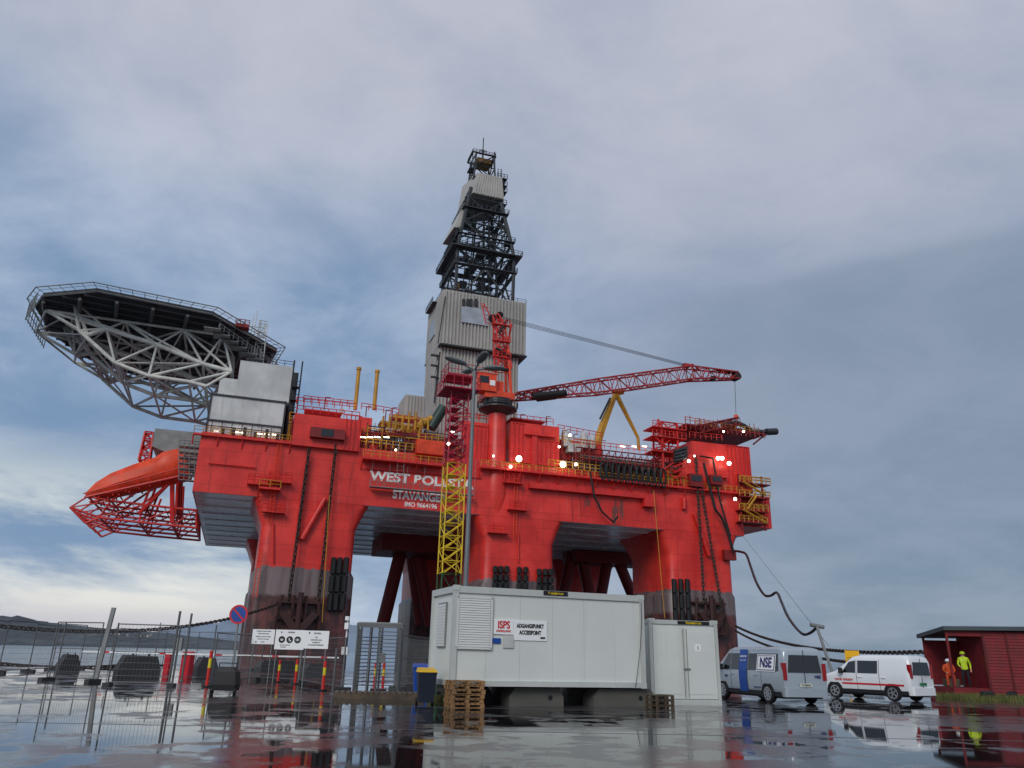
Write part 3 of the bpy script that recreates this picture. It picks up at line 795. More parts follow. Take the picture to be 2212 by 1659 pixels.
mb.mark(); q1=L(975,502,36);q2=L(1000,455,36); mb.hexa([(q1.x,33,q1.z),(q1.x+1.8,33,q1.z),(q1.x+1,43,q1.z),(q1.x-.7,43,q1.z),(q2.x-.5,34,q2.z),(q2.x+1.,34,q2.z),(q2.x+.5,43,q2.z),(q2.x-.9,43,q2.z)])
mb.obj('crown_windwall',M_clad,rig,split=True)
mb=MB()
zt2=L(1040,345,38).z
mb.lattice((sc,tcn,zc1-.5),(sc,tcn,zt2),(0,1,0),6.2,5.8,5.2,5.0,2,.3,.18)
cs=[(sc-3.6,tcn-2.8),(sc+3.0,tcn-2.8),(sc+3.0,tcn+2.8),(sc-3.6,tcn+2.8)]
for k in range(4):
    p=V((*cs[k],zt2)); q=V((*cs[(k+1)%4],zt2)); mb.tube(p,q,.28,4); mb.rail(p,q,1.0,.9,.08)
mb.tube((sc,tcn,zt2-1),(sc,tcn,L(1040,322,38).z),.28,6); mb.tube((sc,tcn,L(1040,325,38).z),(sc,tcn,L(1040,297,38).z),.16,5)
mb.rail((sc-1,tcn,zt2+2.5),(sc+1,tcn,zt2+2.5),.8,.6,.08)
mb.tube((sc+3.1,tcn-2,zt2-5),(sc+2.9,tcn-2,zt2+2),.25,5); mb.tube((sc-3.6,tcn-2,zt2-6),(sc-3.4,tcn-2,zt2),.15,5)
mb.box((sc-4.4,tcn-3,zt2-5.5),(sc-2.5,tcn,zt2-5.2)); mb.rail((sc-4.4,tcn-3,zt2-5.2),(sc-2.5,tcn-3,zt2-5.2),1.3,.8,.09)
mb.obj('crown_block_frame',M_derr,rig)
mb=MB(); mb.mark(); mb.box((sc-2,tcn-2,zt2-2.2),(sc+2,tcn+2,zt2-.8)); mb.mark(); mb.box((L(982,640,34).x,33,zt),(L(990,640,34).x,34,zt+4)); mb.obj('crown_block_sheaves',mat('ochre_dark',C(120,86,34),.6),rig,split=True)
# --- main deck crane
CT=PT
cr=bpy.data.objects.new('deck_crane',None); scene.collection.objects.link(cr); cr.parent=rig
zr=L(1085,888,CT).z
mb=MB()
for z,r0,r1,hh in((zr-.9,1.9,3.6,.9),(zr,3.9,3.9,.35),(zr+.9,3.0,3.0,1.0)):
    mb.loft([[(sp+r*math.cos(2*math.pi*i/20),CT+r*math.sin(2*math.pi*i/20),zq) for i in range(20)] for r,zq in((r0,z),(r1,z+hh))])
for k in range(20):
    a=2*math.pi*k/20;b=2*math.pi*(k+1)/20
    P=V((sp+4.1*math.cos(a),CT+4.1*math.sin(a),zr+.35)); Q=V((sp+4.1*math.cos(b),CT+4.1*math.sin(b),zr+.35))
    mb.tube(P,P+V((0,0,1.2)),.08,4); mb.tube(P+V((0,0,1.2)),Q+V((0,0,1.2)),.08,4); mb.tube(P+V((0,0,.6)),Q+V((0,0,.6)),.06,4)
mb.obj('slewing_ring',M_dark,cr)
mb=MB(); zb_=zr+1.9
mb.box((sp-3.4,CT-2.2,zb_),(sp+2.9,CT+2.5,zb_+1.5))
p=L(1032,806,CT-2);q=L(1070,848,CT-2); mb.box((p.x,CT-2.6,q.z),(q.x,CT+.4,p.z)); mb.box((p.x-.2,CT-2.7,p.z),(q.x+.2,CT+.5,p.z+.15))
mb.box((sp-2.5,CT-.6,zb_+1.5),(sp+1.0,CT+2.2,zb_+4.2))
mb.tube((sp+2.4,CT-1.5,zb_+1),(sp+1.6,CT-1.2,L(1100,760,CT).z),.3,6); mb.tube((sp+2.4,CT+1.5,zb_+1),(sp+1.6,CT+1.2,L(1100,760,CT).z),.3,6)
mb.rail((p.x,CT-2.6,p.z+.15),(q.x,CT-2.6,p.z+.15),1,.8,.06)
mb.obj('crane_house',M_orange,cr)
mb=MB(); mb.box((p.x+.3,CT-2.66,q.z+1.6),(q.x-1.6,CT-2.59,p.z-.6)); mb.obj('crane_cab_window',M_glass,cr)
mb=MB(); mb.box((q.x-1.4,CT-2.68,q.z+1.2),(q.x-.3,CT-2.61,q.z+2.3)); mb.obj('crane_sign',M_swhite,cr)
mb=MB()
mb.lattice(L(1087,800,CT),L(1078,705,CT),(0,1,0),2.8,2.8,1.9,1.8,6,.2,.11)
mb.lattice(L(1078,705,CT),L(1068,682,CT),(0,1,0),1.9,1.8,1.4,1.2,1,.2,.12)
mb.tube(L(1040,655,CT),L(1050,700,CT),.12,5); mb.tube(L(1044,655,CT),L(1080,720,CT),.12,5)
for f in range(5): a=L(1041+f*2,660+f*9,CT); mb.tube(a,a+V((1.4,0,-.3)),.08,4)
for v in(700,735,770):
    a=L(1066,v,CT-1.2); mb.box((a.x-.3,CT-1.8,a.z-.1),(a.x+3.6,CT-.9,a.z+.1)); mb.rail((a.x-.3,CT-1.8,a.z),(a.x+3.6,CT-1.8,a.z),1.1,.8,.07)
mb.tube(L(1105,700,CT),L(1090,780,CT),.25,6); mb.tube(L(1096,790,CT),L(1104,845,CT),.3,6)
mb.obj('crane_gantry',M_red,cr)
mb=MB(); 
for A_,B_,r in((L(1064,688,CT-.5),L(1064,688,CT+.5),.9),(L(1080,680,CT-.6),L(1080,680,CT+.6),.7),(L(1072,752,CT-1.5),L(1104,772,CT-1.5),.3),(L(1078,720,CT-1.5),L(1096,690,CT-1.5),.25),(L(1070,795,CT-1.2),L(1098,800,CT-1.2),.4)):
    mb.mark(); mb.tube(A_,B_,r,12)
mb.obj('crane_sheave',M_black,cr,split=True)
B0,B1,B2,B3=L(1114,857,CT),L(1290,836,CT),L(1490,807,CT),L(1592,812,CT)
mb=MB()
Bm=B0.lerp(B1,.55)
mb.lattice(B0,Bm,(0,0,1),2.0,1.2,2.3,2.2,5,.2,.13); mb.obj('boom_foot',M_dred,cr)
mb=MB()
mb.lattice(Bm,B1,(0,0,1),2.3,2.2,2.6,3.0,4,.18,.1); mb.lattice(B1,B2,(0,0,1),2.6,3.0,2.4,3.0,11,.18,.1); mb.lattice(B2,B3,(0,0,1),2.4,3.0,1.6,1.5,6,.2,.12)
p=L(1480,790,CT); mb.tube(p,p+V((2,0,.6)),.22,5); mb.tube(p+V((2,0,.6)),p+V((4,0,-.6)),.18,5); mb.box(p-V((.5,.6,.3)),p+V((.9,.6,.4)))
mb.obj('crane_boom',M_boom,cr)
mb=MB(); 
for A_,B_,r in((B3-V((.3,.9,.3)),B3+V((-.3,.9,-.3)),.9),(L(1540,818,CT-.9),L(1540,818,CT+.9),.7),(L(1545,798,CT),L(1590,806,CT),.35),(L(1150,856,CT-.8),L(1222,849,CT-.8),.75),(L(1160,862,CT+.8),L(1200,857,CT+.8),.6)):
    mb.mark(); mb.tube(A_,B_,r,12)
mb.obj('boom_sheave',M_black,cr,split=True)
mb=MB()
for k in range(4):
    mb.mark(); mb.tube(L(1070+k*3,680+k*3.5,CT-.6+k*.3),L(1478,786+k*1.6,CT-1+k*.5),.05,4)
mb.mark(); mb.tube(L(1587,815,CT),L(1590,900,CT),.07,4)
mb.obj('hoist_rope',M_cable,cr,split=True)
mb=MB(); p=L(1590,902,CT); mb.tube(p+V((0,0,.6)),p-V((0,0,.4)),.45,8); mb.obj('hook_block',M_orange,cr)
mb=MB()
mb.tube(L(1288,965,6),L(1303,915,6),1.0,6,.9); mb.tube(L(1300,925,6),L(1330,850,6),.95,6,.6)
mb.tube(L(1328,846,6),L(1378,945,6),.6,6,.35); mb.tube(L(1378,945,6),L(1380,972,6),.35,6); mb.tube(L(1325,850,6),L(1345,846,6),.7,6)
mb.tube(L(1296,905,5.2),L(1318,860,5.2),.25,6,mi=1)
mb.obj('knuckle_boom_crane',[M_ochre,M_dark],rig)
mb=MB()
for i in range(11):
    mb.mark(); p=L(1300+i*13,1018+i*1.6,-1.0); 
    for k in range(14):
        a=2*math.pi*k/14;b=2*math.pi*(k+1)/14; rx=.55; rz=2.0
        mb.tube(p+V((rx*math.cos(a),-.6,rz*math.sin(a))),p+V((rx*math.cos(b),-.6,rz*math.sin(b))),.2,5)
        mb.tube(p+V((rx*.8*math.cos(a),.2,rz*.8*math.sin(a)-.2)),p+V((rx*.8*math.cos(b),.2,rz*.8*math.sin(b)-.2)),.18,5)
mb.mark(); mb.path([L(1275,1020,-1.6),L(1283,1070,-1.6),L(1300,1105,-1.6),L(1325,1128,-1.6),L(1335,1115,-1.6)],.2,6)
mb.obj('hose_bundle',M_black,rig,split=True)
mb=MB()
a=L(1245,962,-1);b=L(1430,1040,-1)
for i in range(14):
    s_=a.x+(b.x-a.x)*i/13; mb.tube((s_,-.8,b.z),(s_,-.8,a.z-.3-i*.05),.12,4); mb.tube((s_,3.5,b.z),(s_,3.5,a.z),.12,4); mb.tube((s_,-.8,b.z+2.6),(s_,3.5,b.z+2.6),.1,4)
for z in(a.z-2.6,a.z-1.4,a.z-.3,b.z+3): mb.tube((a.x,-.8,z),(b.x,-.8,z),.14,4); mb.tube((a.x,3.5,z),(b.x,3.5,z),.14,4)
for i in range(13):
    s_=a.x+(b.x-a.x)*i/13; s2=a.x+(b.x-a.x)*(i+1)/13; mb.tube((s_,-.8,a.z-2.6),(s2,-.8,a.z-.4),.08,4)
mb.obj('pipe_rack',M_dred,rig)
mb=MB()
for i in range(10):
    mb.mark(); z=b.z+3.1+(i%3)*.5; mb.tube((a.x+1+RND.random()*3,0+i*.35,z),(b.x-1-RND.random()*3,0+i*.35,z),.22,6)
mb.obj('stored_pipe',mat('pipe_steel',C(120,110,104),.5),rig,split=True)
mb=MB()
for u,v0,v1,r in((1222,935,965,.9),(1262,940,970,.9),(1280,948,972,.6),(1048,925,950,.7)):
    mb.mark(); p=L(u,v1,2);q=L(u,v0,2); mb.tube(p,(p.x,2,q.z),r,12); mb.tube((p.x,2,q.z),(p.x,2,q.z+.8),r*.9,12,r2=r*.3)
pb(mb,1228,955,1255,978,1,3); pb(mb,980,930,1000,985,2,3); pb(mb,1176,920,1196,930,4,3); pb(mb,735,882,742,892,3,1)
mb.obj('ventilation_unit',M_white,rig,smooth=40,split=True)
mb=MB()
p=L(1447,1045,0);q=L(1440,915,0)
mb.lattice((p.x,1,p.z),(p.x,1,q.z),(0,1,0),4,4,3.6,3.6,5,.25,.14)
for v in(918,938,970):
    a=L(1410,v,-1.4);b=L(1482,v,-1.4); mb.box((a.x,-1.4,a.z-.3),(b.x,3,a.z-.1)); mb.rail((a.x,-1.4,a.z-.1),(b.x,-1.4,a.z-.1),1.2,1,.09)
mb.tube(L(1422,905,0),L(1424,960,0),.25,5); mb.tube(L(1410,940,-1),L(1440,965,-1),.2,5)
for k in range(5): mb.tube(L(1455,985+k*12,-1.5),L(1480,975+k*12,-1.5),.2,5)
mb.obj('access_tower',M_red,rig)
mb=MB()
for k in range(4): mb.mark(); mb.tube(L(1456,975+k*7,-1.8),L(1484,967+k*7,-1.8),.35,6)
mb.obj('pipe_bend',M_dark,rig,split=True)
mb=MB()
a=L(1482,938,-1);b=L(1660,950,-1)
mb.box((a.x,-1,b.z+1.1),(b.x-1,12,b.z+1.4))
for i in range(18):
    s_=a.x+(b.x-a.x)*i/18; mb.tube((s_,-1,b.z+.2),(s_,-1,b.z+RND.uniform(2.2,3.4)),.1,4)
    if i%2: mb.tube((s_,-1,b.z+.2),(s_+.9,-1,b.z+1.3),.08,4)
mb.lattice(L(1495,932,0),L(1590,912,0),(0,0,1),3,1.6,3,1.6,8,.14,.09)
mb.tube(L(1627,960,0),L(1652,940,0),.2,5); mb.tube(L(1627,948,0),L(1652,938,0),.2,5)
mb.obj('flare_platform',M_dred,rig)
mb=MB()
mb.path([L(1560,918,1),L(1590,912,1),L(1608,920,1),L(1625,932,1),L(1660,933,1)],.5,8); mb.tube(L(1655,933,1),L(1677,932,1),.8,12)
mb.path([L(1575,925,3),L(1600,928,3),L(1650,938,3)],.3,8)
for u in(1515,1528,1545,1570,1585): p=L(u,925,2); mb.box((p.x-.6,2,p.z-.8),(p.x+.6,3.5,p.z+1))
mb.obj('burner_pipe',M_dark,rig,smooth=40)
mb=MB()
for k,v in enumerate((1040,1070,1100,1125)):
    mb.mark()
    a=L(1598,v,-1.6);b=L(1664-k*2,v,-1.6); mb.box((a.x,-1.6,a.z-.2),(b.x,1.5,a.z)); mb.rail((a.x,-1.6,a.z),(b.x,-1.6,a.z),1.2,1.1,.09,1)
    if k<3:
        c=L(1605+k%2*30,v,-1.7); d=L(1655-k%2*40,v+30,-1.7); mb.tube(c,d,.25,4,mi=1); mb.tube(c+V((0,0,1)),d+V((0,0,1)),.1,4,mi=1)
mb.mark()
for s_ in(L(1600,1100,-1).x,L(1650,1100,-1).x): mb.tube((s_,-1,L(1600,1142,-1).z),(s_,-1,L(1600,1025,-1).z),.25,5)
a=L(1572,1188,-1);mb.box((a.x-.8,-1,a.z-2),(a.x+2,0,a.z))
mb.obj('stair_platform',[M_dred,M_ochre],rig,split=True)
mb=MB()
mb.mark(); mb.path([L(1520,1000,-1.5),L(1530,1040,-1.5),L(1545,1100,-1.5),L(1560,1120,-1.5),L(1572,1150,-1.5),L(1585,1195,-1.5)],.28,6)
mb.mark(); mb.path([L(1512,985,-1.5),L(1540,990,-1.5),L(1555,1080,-1.5),L(1578,1160,-1.5)],.2,6)
mb.mark(); mb.tube(L(1412,1060,-1.8),L(1436,1335,-1.8),.07,4,mi=1); mb.mark(); mb.tube(L(712,1070,-1.8),L(696,1345,-1.8),.07,4,mi=1)
mb.obj('hull_hose',[M_black,M_ochre],rig,split=True)
mb=MB()
for (ua,va,ub,vb,nn_) in((1322,1075,1348,1140,12),(1262,1062,1276,1100,6),(1290,1090,1300,1120,4)):
    a=L(ua,va,-.06);b=L(ub,vb,-.06); mb.mark()
    for i in range(nn_):
        s_=a.x+(b.x-a.x)*i/nn_; mb.box((s_,-.03,b.z+RND.uniform(0,4)),(s_+.16,.01,a.z-RND.uniform(0,2)))
mb.obj('leak_stain',mat('stain_grey',C(112,74,68),.7),rig,split=True)
lampuv=[(1121,991,.62),(1216,1003,.62),(1103,1008,.3),(1244,1003,.3),(1231,940,.3),(1208,965,.25),(1488,996,.34),(1551,990,.42),(1560,990,.42),(1575,1001,.44),(1563,932,.22),(1606,932,.25),
 (1588,1078,.34),(978,931,.36),(855,972,.2),(1500,985,.2),(1066,985,.2)]
for u,v,r in lampuv:
    mb=MB(); p=L(u,v,-2.3); n=8
    mb.loft([[p+V((r*math.cos(aa)*math.cos(2*math.pi*i/n),r*math.cos(aa)*math.sin(2*math.pi*i/n),r*math.sin(aa))) for i in range(n)] for aa in[-1.5+3.0*j/5 for j in range(6)]])
    mb.obj('floodlight',M_lamp,rig)
mb=MB()
for u in(466,512,525,560,575,592): 
    mb.mark(); p=L(u,938+(u-450)*.06,.9); mb.box((p.x-.4,.8,p.z+.6),(p.x+.4,.95,p.z+.7))
for u in(785,800,815,835,1345,1370,1392): mb.mark(); p=L(u,945 if u<900 else 965,-1.2); mb.box((p.x-.5,-1.3,p.z),(p.x+.5,-1.1,p.z+.12))
mb.obj('fluorescent_light',M_lamp,rig,split=True)
def equip(s0,s1,t0,t1,n,hmax):
    mb=MB()
    for i in range(n):
        s_=RND.uniform(s0,s1); t=RND.uniform(t0,t1); w_=RND.uniform(.3,1.3); h_=RND.uniform(.6,hmax); mi=RND.choice([0,0,1,2,3,0])
        mb.box((s_,t,HT-.1),(s_+w_,t+w_,HT+h_),mi)
        if i%3==0: mb.tube((s_,t,HT),(s_,t,HT+h_+RND.uniform(.5,2.5)),.08,4,mi=RND.choice([0,2,3]))
    for i in range(n):
        s_=RND.uniform(s0,s1-2); t=RND.uniform(t0,t0+3); z=HT+RND.uniform(.4,hmax)
        l_=min(RND.uniform(2,8),s1-s_); mi=RND.choice([0,1,2,3,0])
        mb.tube((s_,t,z),(s_+l_,t,z),RND.uniform(.07,.17),5,mi=mi)
        mb.tube((s_,t,HT),(s_,t,z+.6),.08,4,mi=mi); mb.tube((s_+l_,t,HT),(s_+l_,t,z),.08,4,mi=mi)
    mb.obj('deck_equipment',[M_dred,M_grey,M_ochre,M_dark],rig)
xs_=lambda u: L(u,980,0).x
equip(xs_(626),xs_(640),0,4,8,5); equip(xs_(776),xs_(1000),0,8,100,4.6); equip(xs_(1205),xs_(1440),.5,9,95,3.6); equip(xs_(1440),xs_(1500),0,5,30,4.2)
mb=MB()
for u,v0,v1,t in((828,885,960,2),(842,880,960,2),(890,905,960,2),(968,895,985,1.5),(985,890,985,2),(1215,930,990,1),(1240,938,990,1),(1300,952,1000,1),(655,862,885,3),(700,858,885,3),(1180,900,920,3),(1125,895,910,3),(790,878,900,5)):
    mb.mark(); a=L(u,v0,t);b=L(u,v1,t); mb.tube(b,(b.x,t,a.z),.11,5); mb.tube((b.x,t,a.z),(b.x+1.0,t,a.z+.1),.08,4)
mb.obj('light_mast',M_dred,rig,split=True)
def hulltext(s,u,v,width_px,size_px,bold=.02,m=M_txt):
    c=L(u,v,-.06); hgt=(L(u,v-size_px/2,0).z-L(u,v+size_px/2,0).z)
    o=text(s,hgt*1.38,m,rig,c,(1,0,0),(0,0,1),'hull_lettering',bold=hgt*bold)
    wd=L(u+width_px/2,v,0).x-L(u-width_px/2,v,0).x
    bb=[v_.co.x for v_ in o.data.vertices]; k=wd/(max(bb)-min(bb))
    for v_ in o.data.vertices: v_.co.x*=k
hulltext('WEST BOLLSTA',913,1038,226,19,.05); hulltext('STAVANGER',906,1073,116,18,.05); hulltext('IMO 9664196',909,1092,70,10,.03)
# ================================================================= quay side tower
TWY=66.
bt=AY(969,1265,TWY); base=V((bt.x,TWY,0))
tw=thing('lattice_tower','tall lattice access tower, yellow below and crimson above, on the quay','access tower',base,RA)
z1=AY(958,1240,TWY).z; z2=AY(978,1005,TWY).z; z3=AY(990,850,TWY).z
def sect(za,zb,n,m,nm,inner=True):
    mb=MB(); mb.lattice((0,0,za),(0,0,zb),(0,1,0),1.6,1.6,1.6,1.6,n,.06,.035)
    if inner:
        for i in range(n):
            z=za+(zb-za)*i/n; mb.box((-.7,-.7,z),(.1,.7,z+.04)); mb.tube((-.65,-.6,z),(.65,-.6,z+(zb-za)/n),.05,4); mb.tube((-.65,-.3,z+.9),(.65,-.3,z+.9+(zb-za)/n),.025,4)
    mb.obj(nm,m,tw)
sect(0,z1,3,M_green,'base_section',False); sect(z1,z2,9,M_yel,'yellow_section'); sect(z2,z3,8,M_mag,'crimson_section')
mb=MB(); 
for z,wd in((z3,1.6),(z3+1.3,1.3)):
    mb.box((-wd,-wd,z),(wd,wd,z+.08))
    for a,b in(((-wd,-wd),(wd,-wd)),((wd,-wd),(wd,wd)),((wd,wd),(-wd,wd)),((-wd,wd),(-wd,-wd))): mb.rail((*a,z),(*b,z),1.1,.8,.035)
mb.obj('top_platform',M_mag,tw)
mb=MB(); mb.tube((-.9,-1.0,z2+1.6),(-.9,-1.1,z2+1.6),.12,10); mb.obj('work_light',M_lamp,tw)
# ================================================================= street lamp
LY=31.
b0=AY(1006,1262,LY); t0=AY(1029,800,LY)
lp=thing('street_lamp','tall grey street lamp with four lamp heads behind the white cabin','street lamp',(b0.x,LY,0),.2)
M_lampg=mat('lamp_grey',C(120,126,126),.4,metal=.2)
mb=MB(); mb.tube((0,0,0),(0,0,t0.z),.11,12,.07); mb.obj('lamp_pole',M_lampg,lp,smooth=40)
mb=MB()
for a in (0.25,1.75,3.4,4.9):
    d=V((math.cos(a),math.sin(a),0)); mb.tube((0,0,t0.z),d*.55+V((0,0,t0.z+.18)),.045,6); 
mb.obj('lamp_arms',M_lampg,lp)
for a in (0.25,1.75,3.4,4.9):
    d=V((math.cos(a),math.sin(a),.14)); c=d*.9+V((0,0,t0.z+.15)); mb=MB(); y=V((-d.y,d.x,0)).normalized()
    rings=[]
    for f,wd,hh in((-.5,.06,.06),(-.35,.16,.1),(0,.2,.13),(.36,.18,.09),(.5,.06,.03)):
        cc=c+d*f; rings.append([cc+y*(wd*math.cos(2*math.pi*k/10))+V((0,0,1))*(hh*math.sin(2*math.pi*k/10)) for k in range(10)])
    mb.loft(rings); mb.obj('lamp_head',M_lampg,lp,smooth=50)
# ================================================================= white site cabin
def frame2(p,q):
    d=(q-p); d.z=0; return math.atan2(d.y,d.x),d.length
p0=G(970,1527); q0=G(1398,1527); ang,LEN=frame2(p0,q0)
dx=V((math.cos(ang),math.sin(ang),0)); nrm=V((dx.y,-dx.x,0))
zt_=PL(970,1264,p0,nrm).z; zb_=PL(972,1482,p0,nrm).z
cab=thing('site_cabin','long white container cabin raised on concrete blocks','container cabin',(p0.x,p0.y,0),ang)
DEP=2.5
mb=MB(); mb.box((.08,.06,zb_+.1),(LEN-.08,DEP,zt_-.1)); mb.obj('wall',M_cwhite,cab)
mb=MB()
for z0,z1_ in((zb_,zb_+.16),(zt_-.2,zt_)): mb.box((0,0,z0),(LEN,DEP+.06,z1_))
for x in(0,LEN-.16): mb.box((x,.001,zb_+.162),(x+.16,.16,zt_-.202)); mb.box((x,DEP-.1,zb_+.162),(x+.16,DEP+.06,zt_-.202))
for x in(-.012,LEN-.19):
    for z in(zb_-.02,zt_-.14): mb.box((x,-.012,z),(x+.2,.15,z+.165))
mb.obj('frame',M_trim,cab)
def cf(u,v): 
    w_=PL(u,v,p0,nrm)-p0; return w_.dot(dx),w_.z
mb=MB()
for i in range(1,6):
    x=LEN*i/6; mb.mark(); mb.box((x-.004,.055,zb_+.17),(x+.004,.0615,zt_-.21))
mb.obj('panel_seam',mat('seam_grey',C(196,200,196),.6),cab,split=True)
M_slat=mat('shutter_slat',C(212,214,210),.45,var=.06); M_slot=mat('shutter_slot',C(130,134,134),.6)
mb=MB(); x0,zz1=cf(990,1287); x1,zz0=cf(1061,1402)
mb.box((x0,.01,zz0),(x1,.06,zz1),1)
for (a,b,c,d) in((x0-.02,x1+.02,zz1-.06,zz1+.02),(x0-.02,x1+.02,zz0-.02,zz0+.04),(x0-.02,x0+.05,zz0,zz1),(x1-.05,x1+.02,zz0,zz1)): mb.box((a,-.02,c),(b,.012,d))
n=20; hs=(zz1-zz0-.1)/n
for i in range(n):
    z=zz0+.05+hs*i
    mb.hexa([(x0+.06,-.018,z),(x1-.06,-.018,z),(x1-.06,.008,z),(x0+.06,.008,z),(x0+.06,-.002,z+hs*.85),(x1-.06,-.002,z+hs*.85),(x1-.06,.008,z+hs*.85),(x0+.06,.008,z+hs*.85)])
mb.obj('shutter',[M_slat,M_slot],cab)
mb=MB(); mb.box((.03,.9,zb_+1.1),(.079,1.8,zt_-.45),1)
for i in range(14): z=zb_+1.13+i*(zt_-zb_-1.62)/14; mb.box((.01,.94,z),(.028,1.76,z+.085))
mb.obj('shutter',[M_slat,M_slot],cab)
def board(u0,v0,u1,v1,m,nm='sign_plate',y=.035,th=.02):
    a=cf(u0,v0);b=cf(u1,v1); mb=MB(); mb.box((a[0],y-th,b[1]),(b[0],y+.02,a[1])); return mb.obj(nm,m,cab),a,b
s1,a,b=board(1068,1338,1109,1371,M_swhite)
text('ISPS',.31,M_sred,s1,((a[0]+b[0])/2,.008,a[1]-.16),(1,0,0),(0,0,1),bold=.009,depth=.003,sx=.80)
text('KONTROLLPUNKT',.085,M_sred,s1,((a[0]+b[0])/2,.008,a[1]-.34),(1,0,0),(0,0,1),bold=.003,depth=.003,sx=.68)
s2,a,b=board(1110,1340,1182,1385,M_swhite,y=.05); cx=(a[0]+b[0])/2
text('ADGANGSPUNKT',.165,M_sblack,s2,(cx,.022,a[1]-.16),(1,0,0),(0,0,1),bold=.007,depth=.003,sx=.70)
text('ACCESSPOINT',.165,M_sblack,s2,(cx,.022,a[1]-.36),(1,0,0),(0,0,1),bold=.007,depth=.003,sx=.70)
board(1060,1378,1082,1390,M_sblue,nm='sticker'); board(1088,1372,1110,1400,mat('pale_paper',C(205,206,202),.7),nm='notice'); board(1168,1376,1178,1380,M_sblack,nm='logo',y=.025,th=.01)
s4,a,b=board(1174,1276,1226,1288,M_sblack,nm='maker_plate',y=-.016,th=.01)
M_py=mat('plate_yellow',C(235,200,30),.5)
text('R container.no',.11,M_py,s4,((a[0]+b[0])/2,-.03,(a[1]+b[1])/2),(1,0,0),(0,0,1),bold=.004,depth=.002,sx=.8)
mb=MB(); pts=[]
for u,v in((1384,1300),(1385,1345),(1382,1400),(1376,1450),(1372,1484)): x,z=cf(u,v); pts.append(V((x,-.03,z)))
mb.path(pts,.010,5); mb.obj('power_cable',M_cable,cab)
def block(u0,u1,v1,y0,dep,hole=True,m=M_conc):
    x0=cf(u0,v1)[0]; x1=cf(u1,v1)[0]; wd=x1-x0
    c=p0+dx*((x0+x1)/2)-nrm*y0; h=zb_-.03
    mb=MB(); mb.prism([(-wd/2,0,.0),(wd/2,0,.0),(wd/2,0,h*.5),(wd/2-.18,0,h*.97),(-wd/2+.18,0,h*.97),(-wd/2,0,h*.5)],(0,dep,0))
    if hole:
        for hx in(wd*.25,): mb.tube((hx,-.006,h*.45),(hx,.01,h*.45),.08,12,mi=1)
    o=mb.obj('concrete_block',[m,M_black]); o.location=(c.x,c.y,0); o.rotation_euler=(0,0,ang); tag(o,'weathered grey concrete block under the white cabin','concrete block','concrete blocks under the cabin')
block(1108,1226,1525,.3,.8); block(1290,1425,1525,.22,.8); block(1110,1220,1525,1.8,.8,False); block(1280,1390,1525,1.8,.8,False)
block(1030,1100,1525,1.5,.8,False,M_dconc)
def pallet(name,m):
    mb=MB()
    for i in range(7):
        x=-.6+i*.183; mb.box((x,-.4,.122),(x+.10,.4,.144))
    for y in(-.4,-.05,.3): mb.box((-.6,y,.1),(.6,y+.1,.12)); mb.box((-.6,y,0),(.6,y+.1,.02))
    for y in(-.4,-.05,.3):
        for x in(-.6,-.07,.46): mb.box((x,y,.02),(x+.14,y+.1,.1))
    return mb.obj(name,m)
pc=G(1004,1526)
pl0=pallet('wooden_pallet',M_wood); tag(pl0,'worn wooden pallet in a stack beside the white cabin','pallet','stack of pallets')
PY=pc.y-.4; PS=.86
pl0.location=(pc.x,PY,.0); pl0.rotation_euler=(0,0,ang); pl0.scale=(PS,PS,PS)
for i in range(1,6): dup(pl0,(pc.x+RND.uniform(-.04,.04),PY+RND.uniform(-.02,.02),.146*PS*i),ang+RND.uniform(-.04,.04))
pc=G(1430,1535)
dk=pl0.data.copy(); dk.materials[0]=M_dwood
for i in range(3):
    o=dup(pl0,(pc.x,pc.y+.35,.146*i),ang+.2,'dark wet wooden pallet lying between the two cabins'); o.data=dk; o.scale=(.6,.7,1)
mb=MB()
for i in range(16): mb.box((i*.19,-.8,.16),(i*.19+.15,.8,.19))
for y in(-.8,-.05,.7): mb.box((0,y,0),(3.0,y+.1,.158))
o=mb.obj('timber_ramp',M_dwood); o.location=(G(722,1506).x,G(722,1506).y,0); o.rotation_euler=(0,0,ang-.2); tag(o,'wet timber step in front of the turnstile','wooden ramp')
# ================================================================= small container
p1=G(1408,1523); q1=G(1560,1524); ang2,LEN2=frame2(p1,q1)
dx2=V((math.cos(ang2),math.sin(ang2),0)); nr2=V((dx2.y,-dx2.x,0))
zt2_=PL(1397,1336,p1,nr2).z
sc2=thing('storage_container','white steel storage container with double doors','storage container',(p1.x,p1.y,0),ang2)
mb=MB(); mb.box((.05,.05,.08),(LEN2-.05,3.0,zt2_-.05)); mb.obj('wall',M_cwhite,sc2)
mb=MB()
for x in(0,LEN2-.12): mb.box((x,0,.142),(x+.12,.14,zt2_-.162)); mb.box((x,2.9,.0),(x+.12,3.04,zt2_))
for z in(0,zt2_-.16): mb.box((0,-.005,z),(LEN2,.1,z+.14)); mb.box((-.0,.102,z),(.1,2.898,z+.14)); mb.box((LEN2-.1,.102,z),(LEN2,2.898,z+.14))
mb.box((-.01,-.015,zt2_-.1),(.22,.15,zt2_+.02)); mb.box((LEN2-.22,-.015,zt2_-.1),(LEN2+.01,.15,zt2_+.02))
mb.obj('frame',M_trim,sc2)
